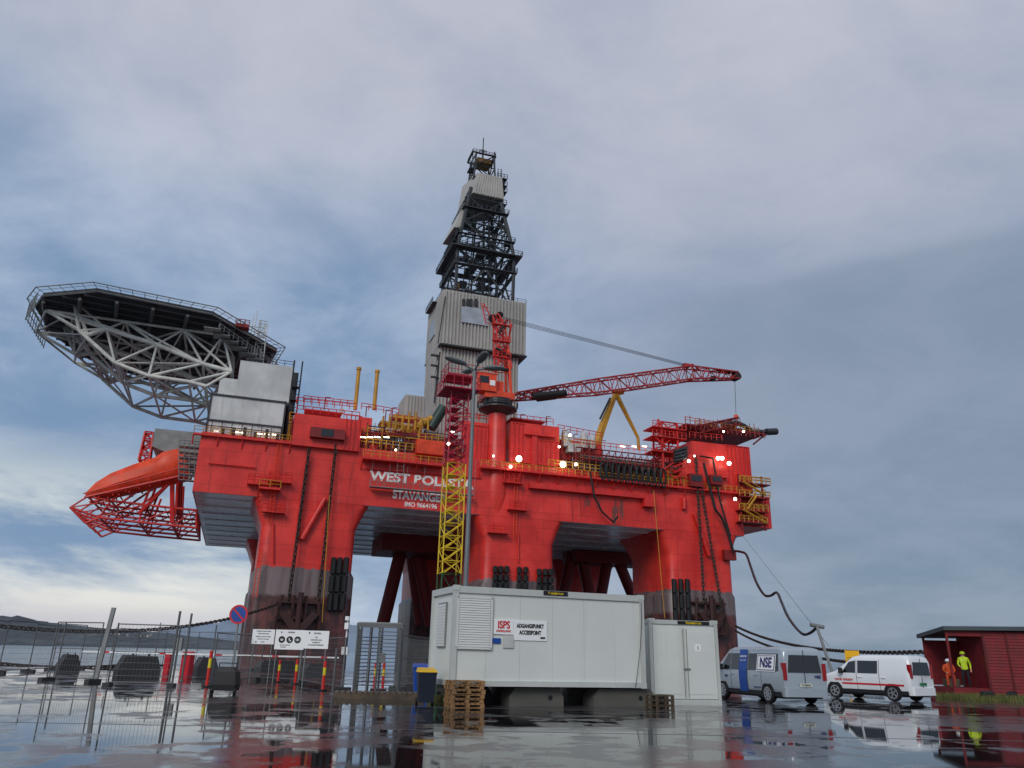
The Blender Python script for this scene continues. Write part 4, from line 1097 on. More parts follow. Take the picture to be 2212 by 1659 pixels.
for k in(0,1):
    mb=MB(); x0=.14+k*(LEN2/2-.13); x1=x0+LEN2/2-.15
    mb.box((x0,.0,.2),(x1,.045,zt2_-.24)); mb.box((x0+.12,-.012,.35),(x1-.12,.001,zt2_-.4)); d_=mb.obj('door',M_cwhite,sc2)
    mb=MB(); hx=x1-.06 if k==0 else x0+.06
    mb.tube((hx,-.03,.25),(hx,-.03,zt2_-.3),.012,6); mb.box((hx-.02,-.05,1.15),(hx+.1,-.02,1.2)); mb.obj('handle',M_grey,d_)
def cf2(u,v): w_=PL(u,v,p1,nr2)-p1; return w_.dot(dx2),w_.z
a=cf2(1463,1341);b=cf2(1532,1351); mb=MB(); mb.box((a[0],-.012,b[1]),(b[0],-.007,a[1])); s_=mb.obj('maker_plate',M_sblack,sc2)
text('Rcontainer.no',.12,M_py,s_,((a[0]+b[0])/2,-.016,(a[1]+b[1])/2),(1,0,0),(0,0,1),bold=.004,depth=.002,sx=.9)
a=cf2(1500,1392);b=cf2(1514,1408); mb=MB(); mb.box((a[0],-.022,b[1]),(b[0],-.015,a[1])); s_=mb.obj('notice',M_swhite,sc2)
text('5',.16,M_sblack,s_,((a[0]+b[0])/2,-.024,(a[1]+b[1])/2),(1,0,0),(0,0,1),depth=.001)
# ================================================================= bins
def bin_(u,v,m_body,m_lid,lab,s=1.):
    p=G(u,v); b=thing('wheelie_bin',lab,'bin',(p.x,p.y+.3,0),ang-.15)
    mb=MB(); mb.hexa([(-.22,-.26,.08),(.22,-.26,.08),(.22,.2,.08),(-.22,.2,.08),(-.28,-.34,.98*s),(.28,-.34,.98*s),(.28,.34,.98*s),(-.28,.34,.98*s)]); mb.box((-.29,-.36,.94*s),(.29,.36,.985*s)); mb.obj('bin_body',m_body,b)
    mb=MB(); mb.hexa([(-.3,-.38,.99*s),(.3,-.38,.99*s),(.3,.36,.99*s),(-.3,.36,.99*s),(-.26,-.3,1.05*s),(.26,-.3,1.05*s),(.26,.34,1.12*s),(-.26,.34,1.12*s)]); mb.tube((-.25,.42,1.05*s),(.25,.42,1.05*s),.02,6); mb.obj('lid',m_lid,b)
    for x in(-.24,.24): 
        mb=MB(); mb.tube((x-.03,.25,.1),(x+.03,.25,.1),.1,12); mb.obj('wheel',M_tyre,b)
bin_(916,1524,mat('dark_navy_plastic',C(26,34,52),.45),M_lidy,'dark wheelie bin with a yellow lid beside the pallets',.95)
bin_(904,1504,M_blue,M_blue,'blue wheelie bin behind the yellow-lidded bin',1.0)
# ================================================================= left yard items
def post(name,u,v,utop,vtop,r,m,lab,cat,group=None,square=False,lean=None):
    p=G(u,v); q=PL(utop,vtop,p,V((0,1,0)))
    mb=MB()
    if square: mb.cbox((0,0,q.z/2),(1,0,0),(0,1,0),(0,0,1),r*2,r*1.2,q.z)
    else: mb.tube((0,0,0),(0,0,q.z),r,8)
    mb.box((-r*2,-r*2,0),(r*2,r*2,.03))
    o=mb.obj(name,m); o.location=(p.x,p.y,0)
    if lean: o.rotation_euler=(0,lean,0)
    tag(o,lab,cat,group); return o
post('steel_post',208,1462,240,1312,.10,M_grey,'leaning galvanised steel post beside the mesh fence','post','posts along the fence',True,.07)
pt='thin galvanised steel post by the barrier'
for a in((364,1480,388,1320,.05),(392,1470,418,1325,.05),(120,1458,150,1345,.04),(232,1480,256,1345,.03),(330,1450,350,1345,.03),(452,1462,470,1350,.035),(590,1462,600,1400,.03),(718,1500,724,1400,.04)):
    post('steel_post',*a,M_wire,pt,'post','posts along the fence')
def fence(pa,pb_,h,lab):
    d=pb_-pa; ln=d.length; an=math.atan2(d.y,d.x)
    o=thing('mesh_fence',lab,'fence',(pa.x,pa.y,0),an,'temporary mesh fence panels')
    mb=MB(); mb.tube((0,0,.05),(0,0,h),.03,6); mb.tube((ln,0,.05),(ln,0,h),.03,6)
    mb.tube((0,0,h),(ln,0,h),.024,6); mb.tube((0,0,.15),(ln,0,.15),.024,6); mb.tube((0,0,h*.55),(ln,0,h*.55),.012,4)
    mb.obj('frame',M_wire,o)
    mb=MB(); k=int(ln/.13)
    for i in range(1,k): mb.tube((ln*i/k,0,.15),(ln*i/k,0,h),.005,3)
    for z in range(1,9): mb.tube((0,0,.15+(h-.15)*z/9),(ln,0,.15+(h-.15)*z/9),.005,3)
    mb.obj('wire_mesh',M_wire,o)
    for x in(0,ln):
        mb=MB(); mb.box((x-.12,-.35,0),(x+.12,.35,.13)); mb.obj('foot',M_dconc,o)
fl='galvanised mesh fence panel standing on the wet quay'
seq=[(-60,1458),(-5,1455),(60,1452),(110,1448),(170,1446),(235,1442),(290,1441),(350,1440),(420,1442),(500,1446),(548,1448)]
for a,b in zip(seq[:-1],seq[1:]): fence(G(*a),G(*b),2.6+RND.uniform(-.1,.1),fl)
fence(G(100,1470),G(200,1474),2.4,fl)
fence(G(232,1482),G(370,1484),2.3,fl); fence(G(455,1480),G(560,1470),2.1,fl)
fence(G(560,1470),G(640,1474),2.0,fl); fence(G(646,1476),G(738,1492),2.0,fl)
fence(G(858,1490),G(925,1478),2.2,fl); fence(G(870,1470),G(930,1462),2.2,fl)
def jersey(u0,u1,v,h,lab,m=M_dconc):
    p=G(u0,v);q=G(u1,v); ln=(q-p).length
    mb=MB(); mb.prism([(0,0,0),(ln,0,0),(ln,0,h*.35),(ln-.25,0,h),(.3,0,h*1.05),(0,0,h*.4)],(0,.7,0)); mb.box((ln*.3,.2,h*.9),(ln*.34,.3,h+.12)); mb.box((ln*.68,.2,h*.9),(ln*.72,.3,h+.12))
    o=mb.obj('concrete_barrier',m); o.location=p; o.rotation_euler=(0,0,math.atan2(q.y-p.y,q.x-p.x)); tag(o,lab,'concrete barrier','concrete barriers on the quay')
for a in((252,345,1462,1.0),(128,172,1450,.9),(425,470,1455,.9),(560,640,1450,.7),(660,705,1455,.6)): jersey(*a,'dark wet concrete barrier by the mesh fence')
bp=G(401,1458); bb=thing('boom_barrier','red boom barrier housing with a long white arm','boom barrier',(bp.x,bp.y,0),0)
RB=Matrix.Rotation(-.35,4,'Z')
mb=MB(); mb.loft([rrect(-.3,.3,-.22,.22,.05,z,2) for z in(0,1.2)]+[rrect(-.24,.24,-.16,.16,.05,1.26,2)]); mb.obj('housing',M_bred,bb,matrix=RB)
mb=MB(); e0=PL(185,1404,bp,V((0,1,0)))-bp; e1=PL(735,1417,bp,V((0,1,0)))-bp
mb.cbox(((e0.x+e1.x)/2,-.3,1.12),(1,0,0),(0,1,0),(0,0,1),e1.x-e0.x,.05,.08)
arm_=mb.obj('barrier_arm',M_swhite,bb)
mb=MB()
for f in(.08,.3,.52,.74,.93): x=e0.x+(e1.x-e0.x)*f; mb.mark(); mb.box((x,-.332,1.07),(x+.35,-.268,1.17))
mb.obj('red_band',M_sred,arm_,split=True)
bp=G(360,1452)
mb=MB(); mb.loft([rrect(-.2,.2,-.18,.18,.05,z,2) for z in(0,1.1)]+[rrect(-.15,.15,-.12,.12,.04,1.16,2)]); mb.box((-.12,-.19,.75),(.12,-.178,.95))
o=mb.obj('barrier_pillar',M_bred); o.location=bp; o.rotation_euler=(0,0,-.3); tag(o,'short red barrier pillar by the boom','pillar')
bp=G(375,1462); mb=MB(); mb.tube((0,0,0),(0,0,1.3),.04,6); mb.box((-.2,-.12,1.3),(.2,.12,1.95)); o=mb.obj('control_box',M_grey); o.location=bp; tag(o,'grey control box on a steel pole','control box')
bp=G(478,1500); cbn=thing('generator_box','low black equipment box with small wheels','equipment box',(bp.x,bp.y+.3,0),.1)
mb=MB(); mb.loft([rrect(-.42,.42,-.3,.3,.08,.12,3),rrect(-.45,.45,-.32,.32,.08,.3,3),rrect(-.4,.4,-.28,.28,.08,.72,3),rrect(-.25,.25,-.2,.2,.06,.88,3)]); mb.obj('casing',M_black,cbn)
mb=MB(); mb.tube((-.3,0,.85),(-.3,0,1.0),.02,5); mb.tube((.3,0,.85),(.3,0,1.0),.02,5); mb.tube((-.3,0,1.0),(.3,0,1.0),.02,5); mb.obj('handle',M_dark,cbn)
for x in(-.38,.38):
    mb=MB(); mb.tube((x-.04,-.2,.12),(x+.04,-.2,.12),.12,12); mb.obj('wheel',M_tyre,cbn)
M_ryel=mat('reflective_yellow',C(236,216,40),.4); M_ored=mat('marker_orange_red',C(220,44,40),.4)
def delin(u,v,vt):
    p=G(u,v); h=PL(u,vt,p,V((0,1,0))).z
    o=thing('delineator_post','red and yellow plastic marker post on the wet ground','marker post',(p.x,p.y,0),0,'marker posts by the gate')
    mb=MB(); mb.tube((0,0,.05),(0,0,h),.062,10); mb.obj('post',M_ored,o,smooth=40)
    mb=MB(); mb.tube((0,0,h*.52),(0,0,h*.78),.065,10); mb.obj('reflective_band',M_ryel,o,smooth=40)
    mb=MB(); mb.tube((0,0,0),(0,0,.05),.17,10); mb.obj('foot',M_black,o)
delin(446,1484,1405); delin(697,1492,1428); delin(637,1478,1424); delin(808,1490,1432); delin(826,1490,1432); delin(600,1474,1425)
sp0=G(498,1490); ns=thing('road_sign','round blue and red no parking sign on a grey post','road sign',(sp0.x,sp0.y,0),0)
c=PL(508,1327,sp0,V((0,1,0)))-sp0; e=PL(528,1327,sp0,V((0,1,0)))-sp0; rr=(e-c).length
SX=c.x*.3
mb=MB(); mb.tube((0,0,0),(SX,0,c.z+rr*.6),.035,8); mb.tube((0,0,0),(0,0,.1),.2,10); mb.obj('post',M_grey,ns)
def disc(m,r0,r1,y,nm):
    mb=MB(); n=40
    if r0==0: mb.tube((SX,y,c.z),(SX,y+.01,c.z),r1,n)
    else:
        vs=[];fs=[]
        for i in range(n):
            a=2*math.pi*i/n
            for r in(r0,r1):
                for yy in(y,y+.01): vs.append((SX+r*math.cos(a),yy,c.z+r*math.sin(a)))
        for i in range(n):
            j=(i+1)%n; a=i*4;b=j*4
            fs+= [(a,b,b+2,a+2),(a+1,a+3,b+3,b+1),(a+2,b+2,b+3,a+3),(a,a+1,b+1,b)]
        mb.add(vs,fs)
    return mb.obj(nm,m,ns)
disc(M_sblue,0,rr*.86,-.055,'sign_face'); disc(M_sred,rr*.80,rr,-.062,'sign_rim')
mb=MB(); k=math.sqrt(.5); mb.cbox((SX,-.063,c.z),(k,0,-k),(0,1,0),(k,0,k),rr*1.62,.006,rr*.17); mb.obj('sign_slash',M_sred,ns)
def infob(u0,v0,u1,v1,base_uv,lab,kind):
    bp=G(*base_uv); a=PL(u0,v0,bp,V((0,1,0)))-bp; b=PL(u1,v1,bp,V((0,1,0)))-bp
    o=thing('information_board',lab,'sign',(bp.x,bp.y,0),0,'information boards by the gate')
    mb=MB(); mb.box((a.x,-.09,b.z),(b.x,-.07,a.z)); f=mb.obj('sign_plate',M_swhite,o)
    for x in(a.x+.1,b.x-.1): mb=MB(); mb.tube((x,-.04,0),(x,-.04,a.z),.025,6); mb.obj('post',M_grey,o)
    cx=(a.x+b.x)/2; wd=b.x-a.x; hh=a.z-b.z
    T=lambda s,sz,x,z,m=M_sblack,bo=.003: text(s,sz,m,f,(x,-.094,z),(1,0,0),(0,0,1),bold=bo,depth=.001)
    if kind==1:
        T('PARKERING PÅ EGET ANSVAR',.052,cx,a.z-.12*hh*1.1); T('TILKNYTTET INNGANG',.05,cx,a.z-.3*hh)
        T('PARKING AT YOUR OWN RISK',.052,cx,a.z-.5*hh); T('FOR ENTRY TO ACCESS',.05,cx,a.z-.66*hh); T('NORSEA',.05,cx,a.z-.86*hh)
    if kind==2:
        T('NORSEA',.09,cx+.05,a.z-.13*hh)
        for k_ in(-1,0,1):
            mb=MB(); mb.tube((cx+k_*wd*.27,-.0935,a.z-.5*hh),(cx+k_*wd*.27,-.0905,a.z-.5*hh),wd*.115,20); mb.obj('safety_symbol',M_sblack,f)
            mb=MB(); x=cx+k_*wd*.27; z=a.z-.5*hh; r=wd*.07
            if k_==-1: mb.tube((x,-.096,z-.01),(x,-.0937,z-.01),r*.55,10); mb.box((x-r*.8,-.096,z+.01),(x+r*.8,-.0937,z+.03))
            elif k_==0: mb.box((x-r*.5,-.096,z-r*.6),(x,-.0937,z+r*.7)); mb.box((x-r*.5,-.096,z-r*.7),(x+r*.7,-.0937,z-r*.2))
            else: mb.tube((x,-.096,z),(x,-.0937,z),r*.6,10); mb.box((x-r,-.096,z-r*.15),(x+r,-.0938,z+r*.15))
            mb.obj('safety_pictogram',M_swhite,f)
        T('PERSONLIG VERNEUTSTYR',.04,cx-wd*.15,a.z-.78*hh); T('PPE REQUIRED',.04,cx-wd*.2,a.z-.88*hh)
    if kind==3:
        T('NORSEA',.08,cx+.03,a.z-.15*hh)
        for i,s_ in enumerate(('ISPS','RESTRICTED AREA','ACCESS FOR','AUTHORISED PERSONNEL')): T(s_,.055,cx,a.z-(.38+.14*i)*hh)
    mb=MB(); q=cx-wd*.3; mb.tube((q,-.096,a.z-(.13 if kind>1 else .86)*hh),(q,-.091,a.z-(.13 if kind>1 else .86)*hh),.035,12); mb.obj('logo',M_sblack,f)
infob(548,1359,592,1392,(570,1474),'white notice board with black text on the fence',1)
infob(598,1360,656,1404,(628,1476),'white safety board with three round black symbols',2)
infob(660,1362,709,1402,(690,1488),'white access notice board with black text',3)
bp=G(738,1490); mb=MB(); mb.tube((0,0,0),(0,0,2.7),.035,8); mb.box((-.13,-.15,1.35),(.13,.1,1.65)); mb.tube((0,-.1,2.7),(0,-.1,2.86),.1,10); mb.box((-.08,-.2,2.35),(.08,.05,2.6))
o=mb.obj('camera_pole',M_swhite); o.location=bp; tag(o,'white camera pole with a small terminal box','camera pole')
bp=G(762,1500); be=G(857,1502); an=math.atan2(be.y-bp.y,be.x-bp.x); wd=(be-bp).length; ht=PL(765,1345,bp,V((0,1,0))).z
ts=thing('turnstile_gate','full height steel turnstile gate with horizontal bars','turnstile',(bp.x,bp.y,0),an)
M_gsteel=mat('gate_steel',C(112,114,114),.45,metal=.3)
mb=MB()
for x in(0,wd*.5,wd): 
    for y in(0,1.2): mb.tube((x,y,0),(x,y,ht),.04,6)
for y in(0,1.2): mb.tube((0,y,ht),(wd,y,ht),.04,6)
mb.box((-.06,-.06,ht-.16),(wd+.06,-.02,ht)); mb.tube((0,.6,ht),(wd,.6,ht),.03,6)
for i in range(5): mb.tube((wd*i/4,0,ht),(wd*i/4,1.2,ht),.02,5)
for i in range(7): mb.tube((0,1.2*i/7,.1),(0,1.2*i/7,ht-.2),.014,5); mb.tube((wd,1.2*i/7,.1),(wd,1.2*i/7,ht-.2),.014,5)
mb.obj('cage_frame',M_gsteel,ts)
mb=MB(); rc=V((wd*.27,.6,0)); mb.tube(rc+V((0,0,.05)),rc+V((0,0,ht-.1)),.06,10)
for k in range(4):
    a=.5+k*math.pi/2; d=V((math.cos(a),math.sin(a),0))
    for i in range(14): z=.3+i*(ht-.8)/13; mb.tube(rc+V((0,0,z)),rc+d*.52+V((0,0,z)),.018,5)
mb.obj('rotor',mat('stainless',C(130,132,134),.3,metal=.7),ts)
mb=MB()
for i in range(16): z=.2+i*(ht-.5)/15; mb.tube((wd*.5,.0,z),(wd*.95,.1,z),.016,5)
mb.box((wd*.56,-.08,1.1),(wd*.68,.0,1.45)); mb.obj('stop_bars',M_gsteel,ts)
# ================================================================= mooring chains
def chainobj(pts,pitch,r,lab):
    mb=MB(); chain(mb,pts,pitch,r); o=mb.obj('mooring_chain',M_chain); tag(o,lab,'chain','mooring chains between rig and quay')
def wl(u,v,t): 
    p=L(u,v,t); return RO+ES*p.x+ET*p.y+V((0,0,p.z))
chainobj(linkpts(wl(600,1305,-1.5),AY(-30,1350,72),14,2.0),.62,.075,'heavy rusty mooring chain running from the rig column to the quay')
chainobj(linkpts(AY(-60,1426,57),AY(330,1432,57),8,.4),.36,.06,'thick rusty chain hung low along the quay edge')
chainobj(linkpts(wl(1588,1352,-1),AY(2012,1408,70),12,1.6),.62,.07,'heavy dark mooring chain running from the far column to the quay')
chainobj(linkpts(wl(1588,1362,-1),AY(1900,1436,75),12,1.2),.55,.06,'heavy dark mooring chain running from the far column to the quay')
ctrl=[(1586,1190,160),(1600,1192,155),(1612,1198,150),(1622,1225,140),(1634,1258,130),(1650,1284,122),(1664,1287,118),(1678,1280,114),(1688,1300,106),(1700,1328,98),(1716,1352,90),(1735,1370,84),(1752,1366,80),(1765,1354,78)]
pts=[AY(u,v,Y_) for u,v,Y_ in ctrl]
def cr_(P,n=5):
    out=[]; Q=[P[0]]+P+[P[-1]]
    for i in range(1,len(Q)-2):
        for k in range(n):
            t=k/n; a,b,c,d=Q[i-1],Q[i],Q[i+1],Q[i+2]
            out.append(.5*((2*b)+(c-a)*t+(2*a-5*b+4*c-d)*t*t+(3*b-a-3*c+d)*t**3))
    out.append(P[-1]); return out
mb=MB(); pp=cr_(pts); n=len(pp)
for i in range(n-1): mb.tube(pp[i],pp[i+1],.24-.11*i/n,6)
o=mb.obj('supply_hose',M_cable,smooth=60); tag(o,'long black supply hose hanging from the rig to a shore post','hose')
mb=MB(); a=AY(1764,1352,78); b_=AY(1800,1440,76); mb.tube(a,V((b_.x,b_.y,0)),.14,8); mb.tube(a+V((-.6,0,.1)),a+V((.7,0,-.1)),.2,8)
o=mb.obj('hose_support',M_grey); tag(o,'leaning grey steel post holding the supply hose','support post')
mb=MB(); mb.tube(wl(1583,1130,-1),AY(1790,1395,75),.025,4); o=mb.obj('mooring_line',M_cable); tag(o,'thin mooring line from the rig to the quay','rope')
bp=G(1838,1470); c=PL(1824,1405,bp,V((0,1,0)))-bp; e=PL(1858,1430,bp,V((0,1,0)))-bp
ys=thing('warning_sign','plain yellow warning sign on thin posts behind the cars','warning sign',(bp.x,bp.y,0),0)
mb=MB(); mb.box((c.x,-.02,e.z),(e.x,.0,c.z)); f=mb.obj('sign_plate',mat('sign_yellow',C(250,190,30),.5,var=.1),ys)
mb=MB(); 
for k_ in range(3): mb.box((c.x+.12,-.024,e.z+.12+k_*.12),(e.x-.12-.1*k_,-.021,e.z+.15+k_*.12))
mb.obj('sign_text_line',M_sblack,f)
for x in(c.x+.1,e.x-.1): mb=MB(); mb.tube((x,.02,0),(x,.02,c.z),.02,5); mb.obj('post',M_grey,ys)
# ================================================================= vans
def interp(tab,x):
    if x<=tab[0][0]: return tab[0][1]
    for (a,b),(c,d) in zip(tab[:-1],tab[1:]):
        if x<=c: return b+(d-b)*(x-a)/(c-a)
    return tab[-1][1]
def make_van(name,label,pos,rot,prof,W_,belt,paint,wins,wheels,wr,extra,zb=.27,platem=M_plate):
    top=lambda x:interp(prof,x); x0=prof[0][0]; x1=prof[-1][0]; Hh=max(z for _,z in prof)
    def wx(x):
        k=1.
        if x>x1-.7: k-=.16*((x-(x1-.7))/.7)**2
        if x<x0+.12: k-=.05*((x0+.12-x)/.12)
        return W_/2*k
    def hw(x,z):
        k=1.
        if z>belt: k-=.17*(z-belt)/(Hh-belt)
        else: k-=.05*((belt-z)/(belt-zb))**2
        return wx(x)*k
    o=thing(name,label,'van',pos,rot)
    xs=sorted(set([p[0] for p in prof]+[x0+(x1-x0)*i/40 for i in range(41)]))
    fr=[(0,.955),(.06,.985),(.15,1),(.35,1),(.55,1),(.72,1),(.86,1),(.93,.985),(.97,.955),(.99,.91),(1.,.84)]
    mb=MB(); rings=[]
    for x in xs:
        T=top(x); half=[]
        for f,k in fr: z=zb+(T-zb)*f; half.append((x,hw(x,z)*k,z))
        rings.append(half+[(x,half[-1][1]*.5,T+.018),(x,-half[-1][1]*.5,T+.018)]+[(a,-b,c) for a,b,c in half[::-1]])
    mb.loft(rings); body=mb.obj('body',paint,o,smooth=32)
    def panel(pts,nm,m,off=.012,sides=(1,-1)):
        r=[]
        for s in sides:
            (a,b,c,d)=pts; mb=MB(); N=6; K=6
            def P_(fx,fz):
                xl=a[0]+(b[0]-a[0])*fx; zl=a[1]+(b[1]-a[1])*fx; xh=d[0]+(c[0]-d[0])*fx; zh=d[1]+(c[1]-d[1])*fx
                x=xl+(xh-xl)*fz; z=zl+(zh-zl)*fz; return (x,s*(hw(x,z)+off),z)
            for i in range(N):
                for j in range(K):
                    mb.poly([P_(i/N,j/K),P_((i+1)/N,j/K),P_((i+1)/N,(j+1)/K),P_(i/N,(j+1)/K)][::s])
            r.append(mb.obj(nm,m,o))
        return r
    for wq in wins: panel(wq,'window',M_glass)
    for sx_ in extra.get('seams',[]): panel([(sx_,zb+.15),(sx_+.018,zb+.15),(sx_+.018,Hh-.2),(sx_,Hh-.2)],'door_seam',M_plas,.006)
    panel([(x0+.15,zb),(x1-.5,zb),(x1-.5,zb+.16),(x0+.15,zb+.16)],'sill',M_plas if extra.get('sill') else paint,.008)
    for hx in extra.get('handles',[]):
        for s in(1,-1):
            mb=MB(); y=hw(hx,belt-.08)+.015; mb.box((hx,s*y-.015,belt-.13),(hx+.2,s*y+.015,belt-.09)); mb.obj('door_handle',paint,o)
    mb=MB(); xa,xb=extra['ws']; N=6
    for i in range(N):
        X0=xa+(xb-xa)*i/N;X1=xa+(xb-xa)*(i+1)/N
        mb.poly([(X0,-hw(X0,top(X0))*.83,top(X0)+.025),(X1,-hw(X1,top(X1))*.83,top(X1)+.025),(X1,hw(X1,top(X1))*.83,top(X1)+.025),(X0,hw(X0,top(X0))*.83,top(X0)+.025)])
    mb.obj('windscreen',M_glass,o)
    for wx_ in wheels:
        for s in(1,-1):
            y=hw(wx_,.5)
            mb=MB(); n=22; R_=wr+.07
            ring=[(wx_+R_*math.cos(math.pi*i/n*1.24-.37),s*(y+.012),wr+R_*math.sin(math.pi*i/n*1.24-.37)) for i in range(n+1)]
            if s>0: ring=ring[::-1]
            mb.poly(ring); mb.obj('wheel_arch',M_black,o)
            we=bpy.data.objects.new('wheel',None); scene.collection.objects.link(we); we.parent=o; we.location=(wx_,s*(y-.07),wr)
            mb=MB(); rg=[]
            for yy,r in((-.09,wr*.7),(-.1,wr*.94),(-.06,wr),(.07,wr),(.095,wr*.95),(.09,wr*.66)):
                rg.append([(r*math.cos(2*math.pi*i/28),s*yy,r*math.sin(2*math.pi*i/28)) for i in range(28)])
            mb.loft(rg); mb.obj('tyre',M_tyre,we,smooth=40)
            mb=MB(); ns_=extra.get('spokes',6); rr_=wr*.64
            mb.tube((0,s*.09,0),(0,s*.105,0),wr*.17,12)
            for k in range(ns_):
                a=2*math.pi*k/ns_; d=V((math.cos(a),0,math.sin(a))); sd_=V((-math.sin(a),0,math.cos(a)))
                mb.cbox(d*rr_*.55+V((0,s*.098,0)),d,(0,1,0),sd_,rr_*.95,.02,wr*.15)
            n=28; vs=[];fs=[]
            for i in range(n):
                a=2*math.pi*i/n
                for r in(rr_*.88,rr_*1.08): vs.append((r*math.cos(a),s*.1,r*math.sin(a)))
            for i in range(n): j=(i+1)%n; fs.append((2*i,2*i+1,2*j+1,2*j))
            mb.add(vs,fs); mb.obj('rim',M_rim,we)
    xr=x0-.012; yw=hw(x0,1.)*.98
    rw=extra['rw']; mb=MB(); mb.hexa([(xr-.012,-rw[0],rw[1]),(xr+.02,-rw[0],rw[1]),(xr+.02,rw[0],rw[1]),(xr-.012,rw[0],rw[1]),(xr-.0,-rw[0]*.88,rw[2]),(xr+.03,-rw[0]*.88,rw[2]),(xr+.03,rw[0]*.88,rw[2]),(xr-.0,rw[0]*.88,rw[2])]); mb.obj('rear_window',M_glass,o)
    for s in(1,-1):
        tl=extra['tl']; mb=MB(); mb.box((xr-.02,s*(yw-.14),tl[0]),(xr+.12,s*(yw+.015),tl[1])); mb.obj('tail_light',M_tail,o)
        mb=MB(); mb.box((x1-.35,s*(hw(x1-.3,.8)-.25),.72),(x1-.02,s*(hw(x1-.3,.8)-.02),.92)); mb.obj('headlight',M_head,o)
        mx=extra['mir']; mb=MB(); yv=hw(mx,belt+.1); mb.box((mx,s*(yv),belt+.05),(mx+.08,s*(yv+.1),belt+.1)); mb.loft([rrect(mx-.02,mx+.12,min(s*(yv+.06),s*(yv+.24)),max(s*(yv+.06),s*(yv+.24)),.03,z,2) for z in(belt+.02,belt+.26)]); mb.obj('wing_mirror',M_plas,o)
    mb=MB(); mb.loft([rrect(x0-.08,x0+.2,-W_/2*.93,W_/2*.93,.08,z,3) for z in(zb+.0,zb+.3)]); mb.obj('rear_bumper',extra.get('bump',M_plas),o)
    mb=MB(); mb.loft([rrect(x1-.3,x1+.05,-W_/2*.86,W_/2*.86,.14,z,3) for z in(zb-.02,zb+.3)]); mb.obj('front_bumper',extra.get('bump',M_plas),o)
    mb=MB(); mb.box((xr-.03,-.26,extra['plz']),(xr-.01,.26,extra['plz']+.12)); pl_=mb.obj('license_plate',platem,o)
    text(extra['pl'],.095,M_sblack,pl_,(xr-.033,0,extra['plz']+.06),(0,-1,0),(0,0,1),depth=.001,bold=.002)
    mb=MB(); mb.box((xr-.005,-.008,zb+.3),(xr+.01,.008,Hh-.1)); mb.obj('door_seam',M_plas,o)
    mb=MB(); mb.box((x0+.2,-W_/2*.85,.2),(x1-.3,W_/2*.85,zb+.03)); mb.obj('underbody',M_black,o)
    return o,hw,panel
M_dblue=mat('deep_blue',C(18,34,110),.4)
def heading(a): return math.pi/2+a
gs=G(1752,1524)
hA=math.radians(16); hd=V((math.cos(heading(hA)),math.sin(heading(hA)),0))
prof=[(-2.55,1.70),(-2.53,1.86),(-2.45,1.97),(-2.2,2.02),(0.9,2.02),(1.25,1.94),(2.0,1.34),(2.12,1.26),(2.5,1.08),(2.66,.88),(2.7,.5)]
wins=[[(1.0,1.16),(1.75,1.16),(1.2,1.76),(1.0,1.78)],[(.35,1.16),(.92,1.16),(.92,1.78),(.35,1.78)],[(-2.35,1.16),(-1.2,1.16),(-1.2,1.78),(-2.25,1.78)],[(-1.15,1.16),(-.3,1.16),(-.3,1.78),(-1.15,1.78)]]
van,hwf,pan=make_van('parked_van','silver panel van with blue and white advertising, parked on wet asphalt',gs+hd*2.75,heading(hA),prof,1.98,1.1,M_silver,wins,[-1.55,1.65],.345,
  dict(seams=[.95,-.25,-1.2],handles=[.72,-.95],ws=(1.25,2.0),rw=(.72,1.12,1.74),tl=(.85,1.45),mir=1.45,plz=.62,pl='SV 80626',sill=True,spokes=8,bump=M_silver))
b_,=pan([(-.24,.36),(.32,.36),(.32,1.93),(-.24,1.93)],'advertising_banner',M_sblue,.024,sides=(1,))
UPV=(0,-.19,1)
text('COMPLETION',.095,M_wt,b_,(.04,hwf(.1,1.66)+.034,1.66),(-1,0,0),UPV,depth=.001,bold=.002,sx=.8); text('happens together',.07,M_wt,b_,(.04,hwf(.1,1.52)+.034,1.52),(-1,0,0),UPV,depth=.001,sx=.85)
fr_,=pan([(-2.16,1.13),(-.93,1.13),(-.93,1.74),(-2.16,1.74)],'company_sign',M_swhite,.024,sides=(1,))
fr1,=pan([(-2.11,1.165),(-.98,1.165),(-.98,1.705),(-2.11,1.705)],'sign_border',M_dblue,.030,sides=(1,))
fr2,=pan([(-2.07,1.195),(-1.02,1.195),(-1.02,1.675),(-2.07,1.675)],'sign_inner',M_swhite,.036,sides=(1,))
text('NSE',.50,M_dblue,fr2,(-1.545,hwf(-1.4,1.435)+.045,1.435),(-1,0,0),UPV,depth=.003,bold=.016,sx=.9)
text('www.nse.no',.10,M_dblue,van,(-.9,hwf(-1,.6)+.02,.55),(-1,0,0),(0,0,1),depth=.001,bold=.002)
text('NSE',.15,M_dblue,van,(-2.585,-.55,.98),(0,-1,0),(0,0,1),depth=.001,bold=.005)
text('NSE',.13,M_dblue,van,(1.3,hwf(1.3,.9)+.02,.9),(-1,0,0),(0,0,1),depth=.001,bold=.004)
gw=G(2004,1518)
hA=math.radians(34); hd=V((math.cos(heading(hA)),math.sin(heading(hA)),0))
prof2=[(-2.2,1.45),(-2.17,1.68),(-2.1,1.80),(-1.9,1.86),(.1,1.85),(.5,1.77),(1.25,1.22),(1.38,1.14),(1.85,1.02),(2.10,.86),(2.2,.5)]
wins2=[[(.3,1.1),(.98,1.1),(.62,1.56),(.3,1.62)],[(-.75,1.1),(.2,1.1),(.2,1.62),(-.75,1.62)]]
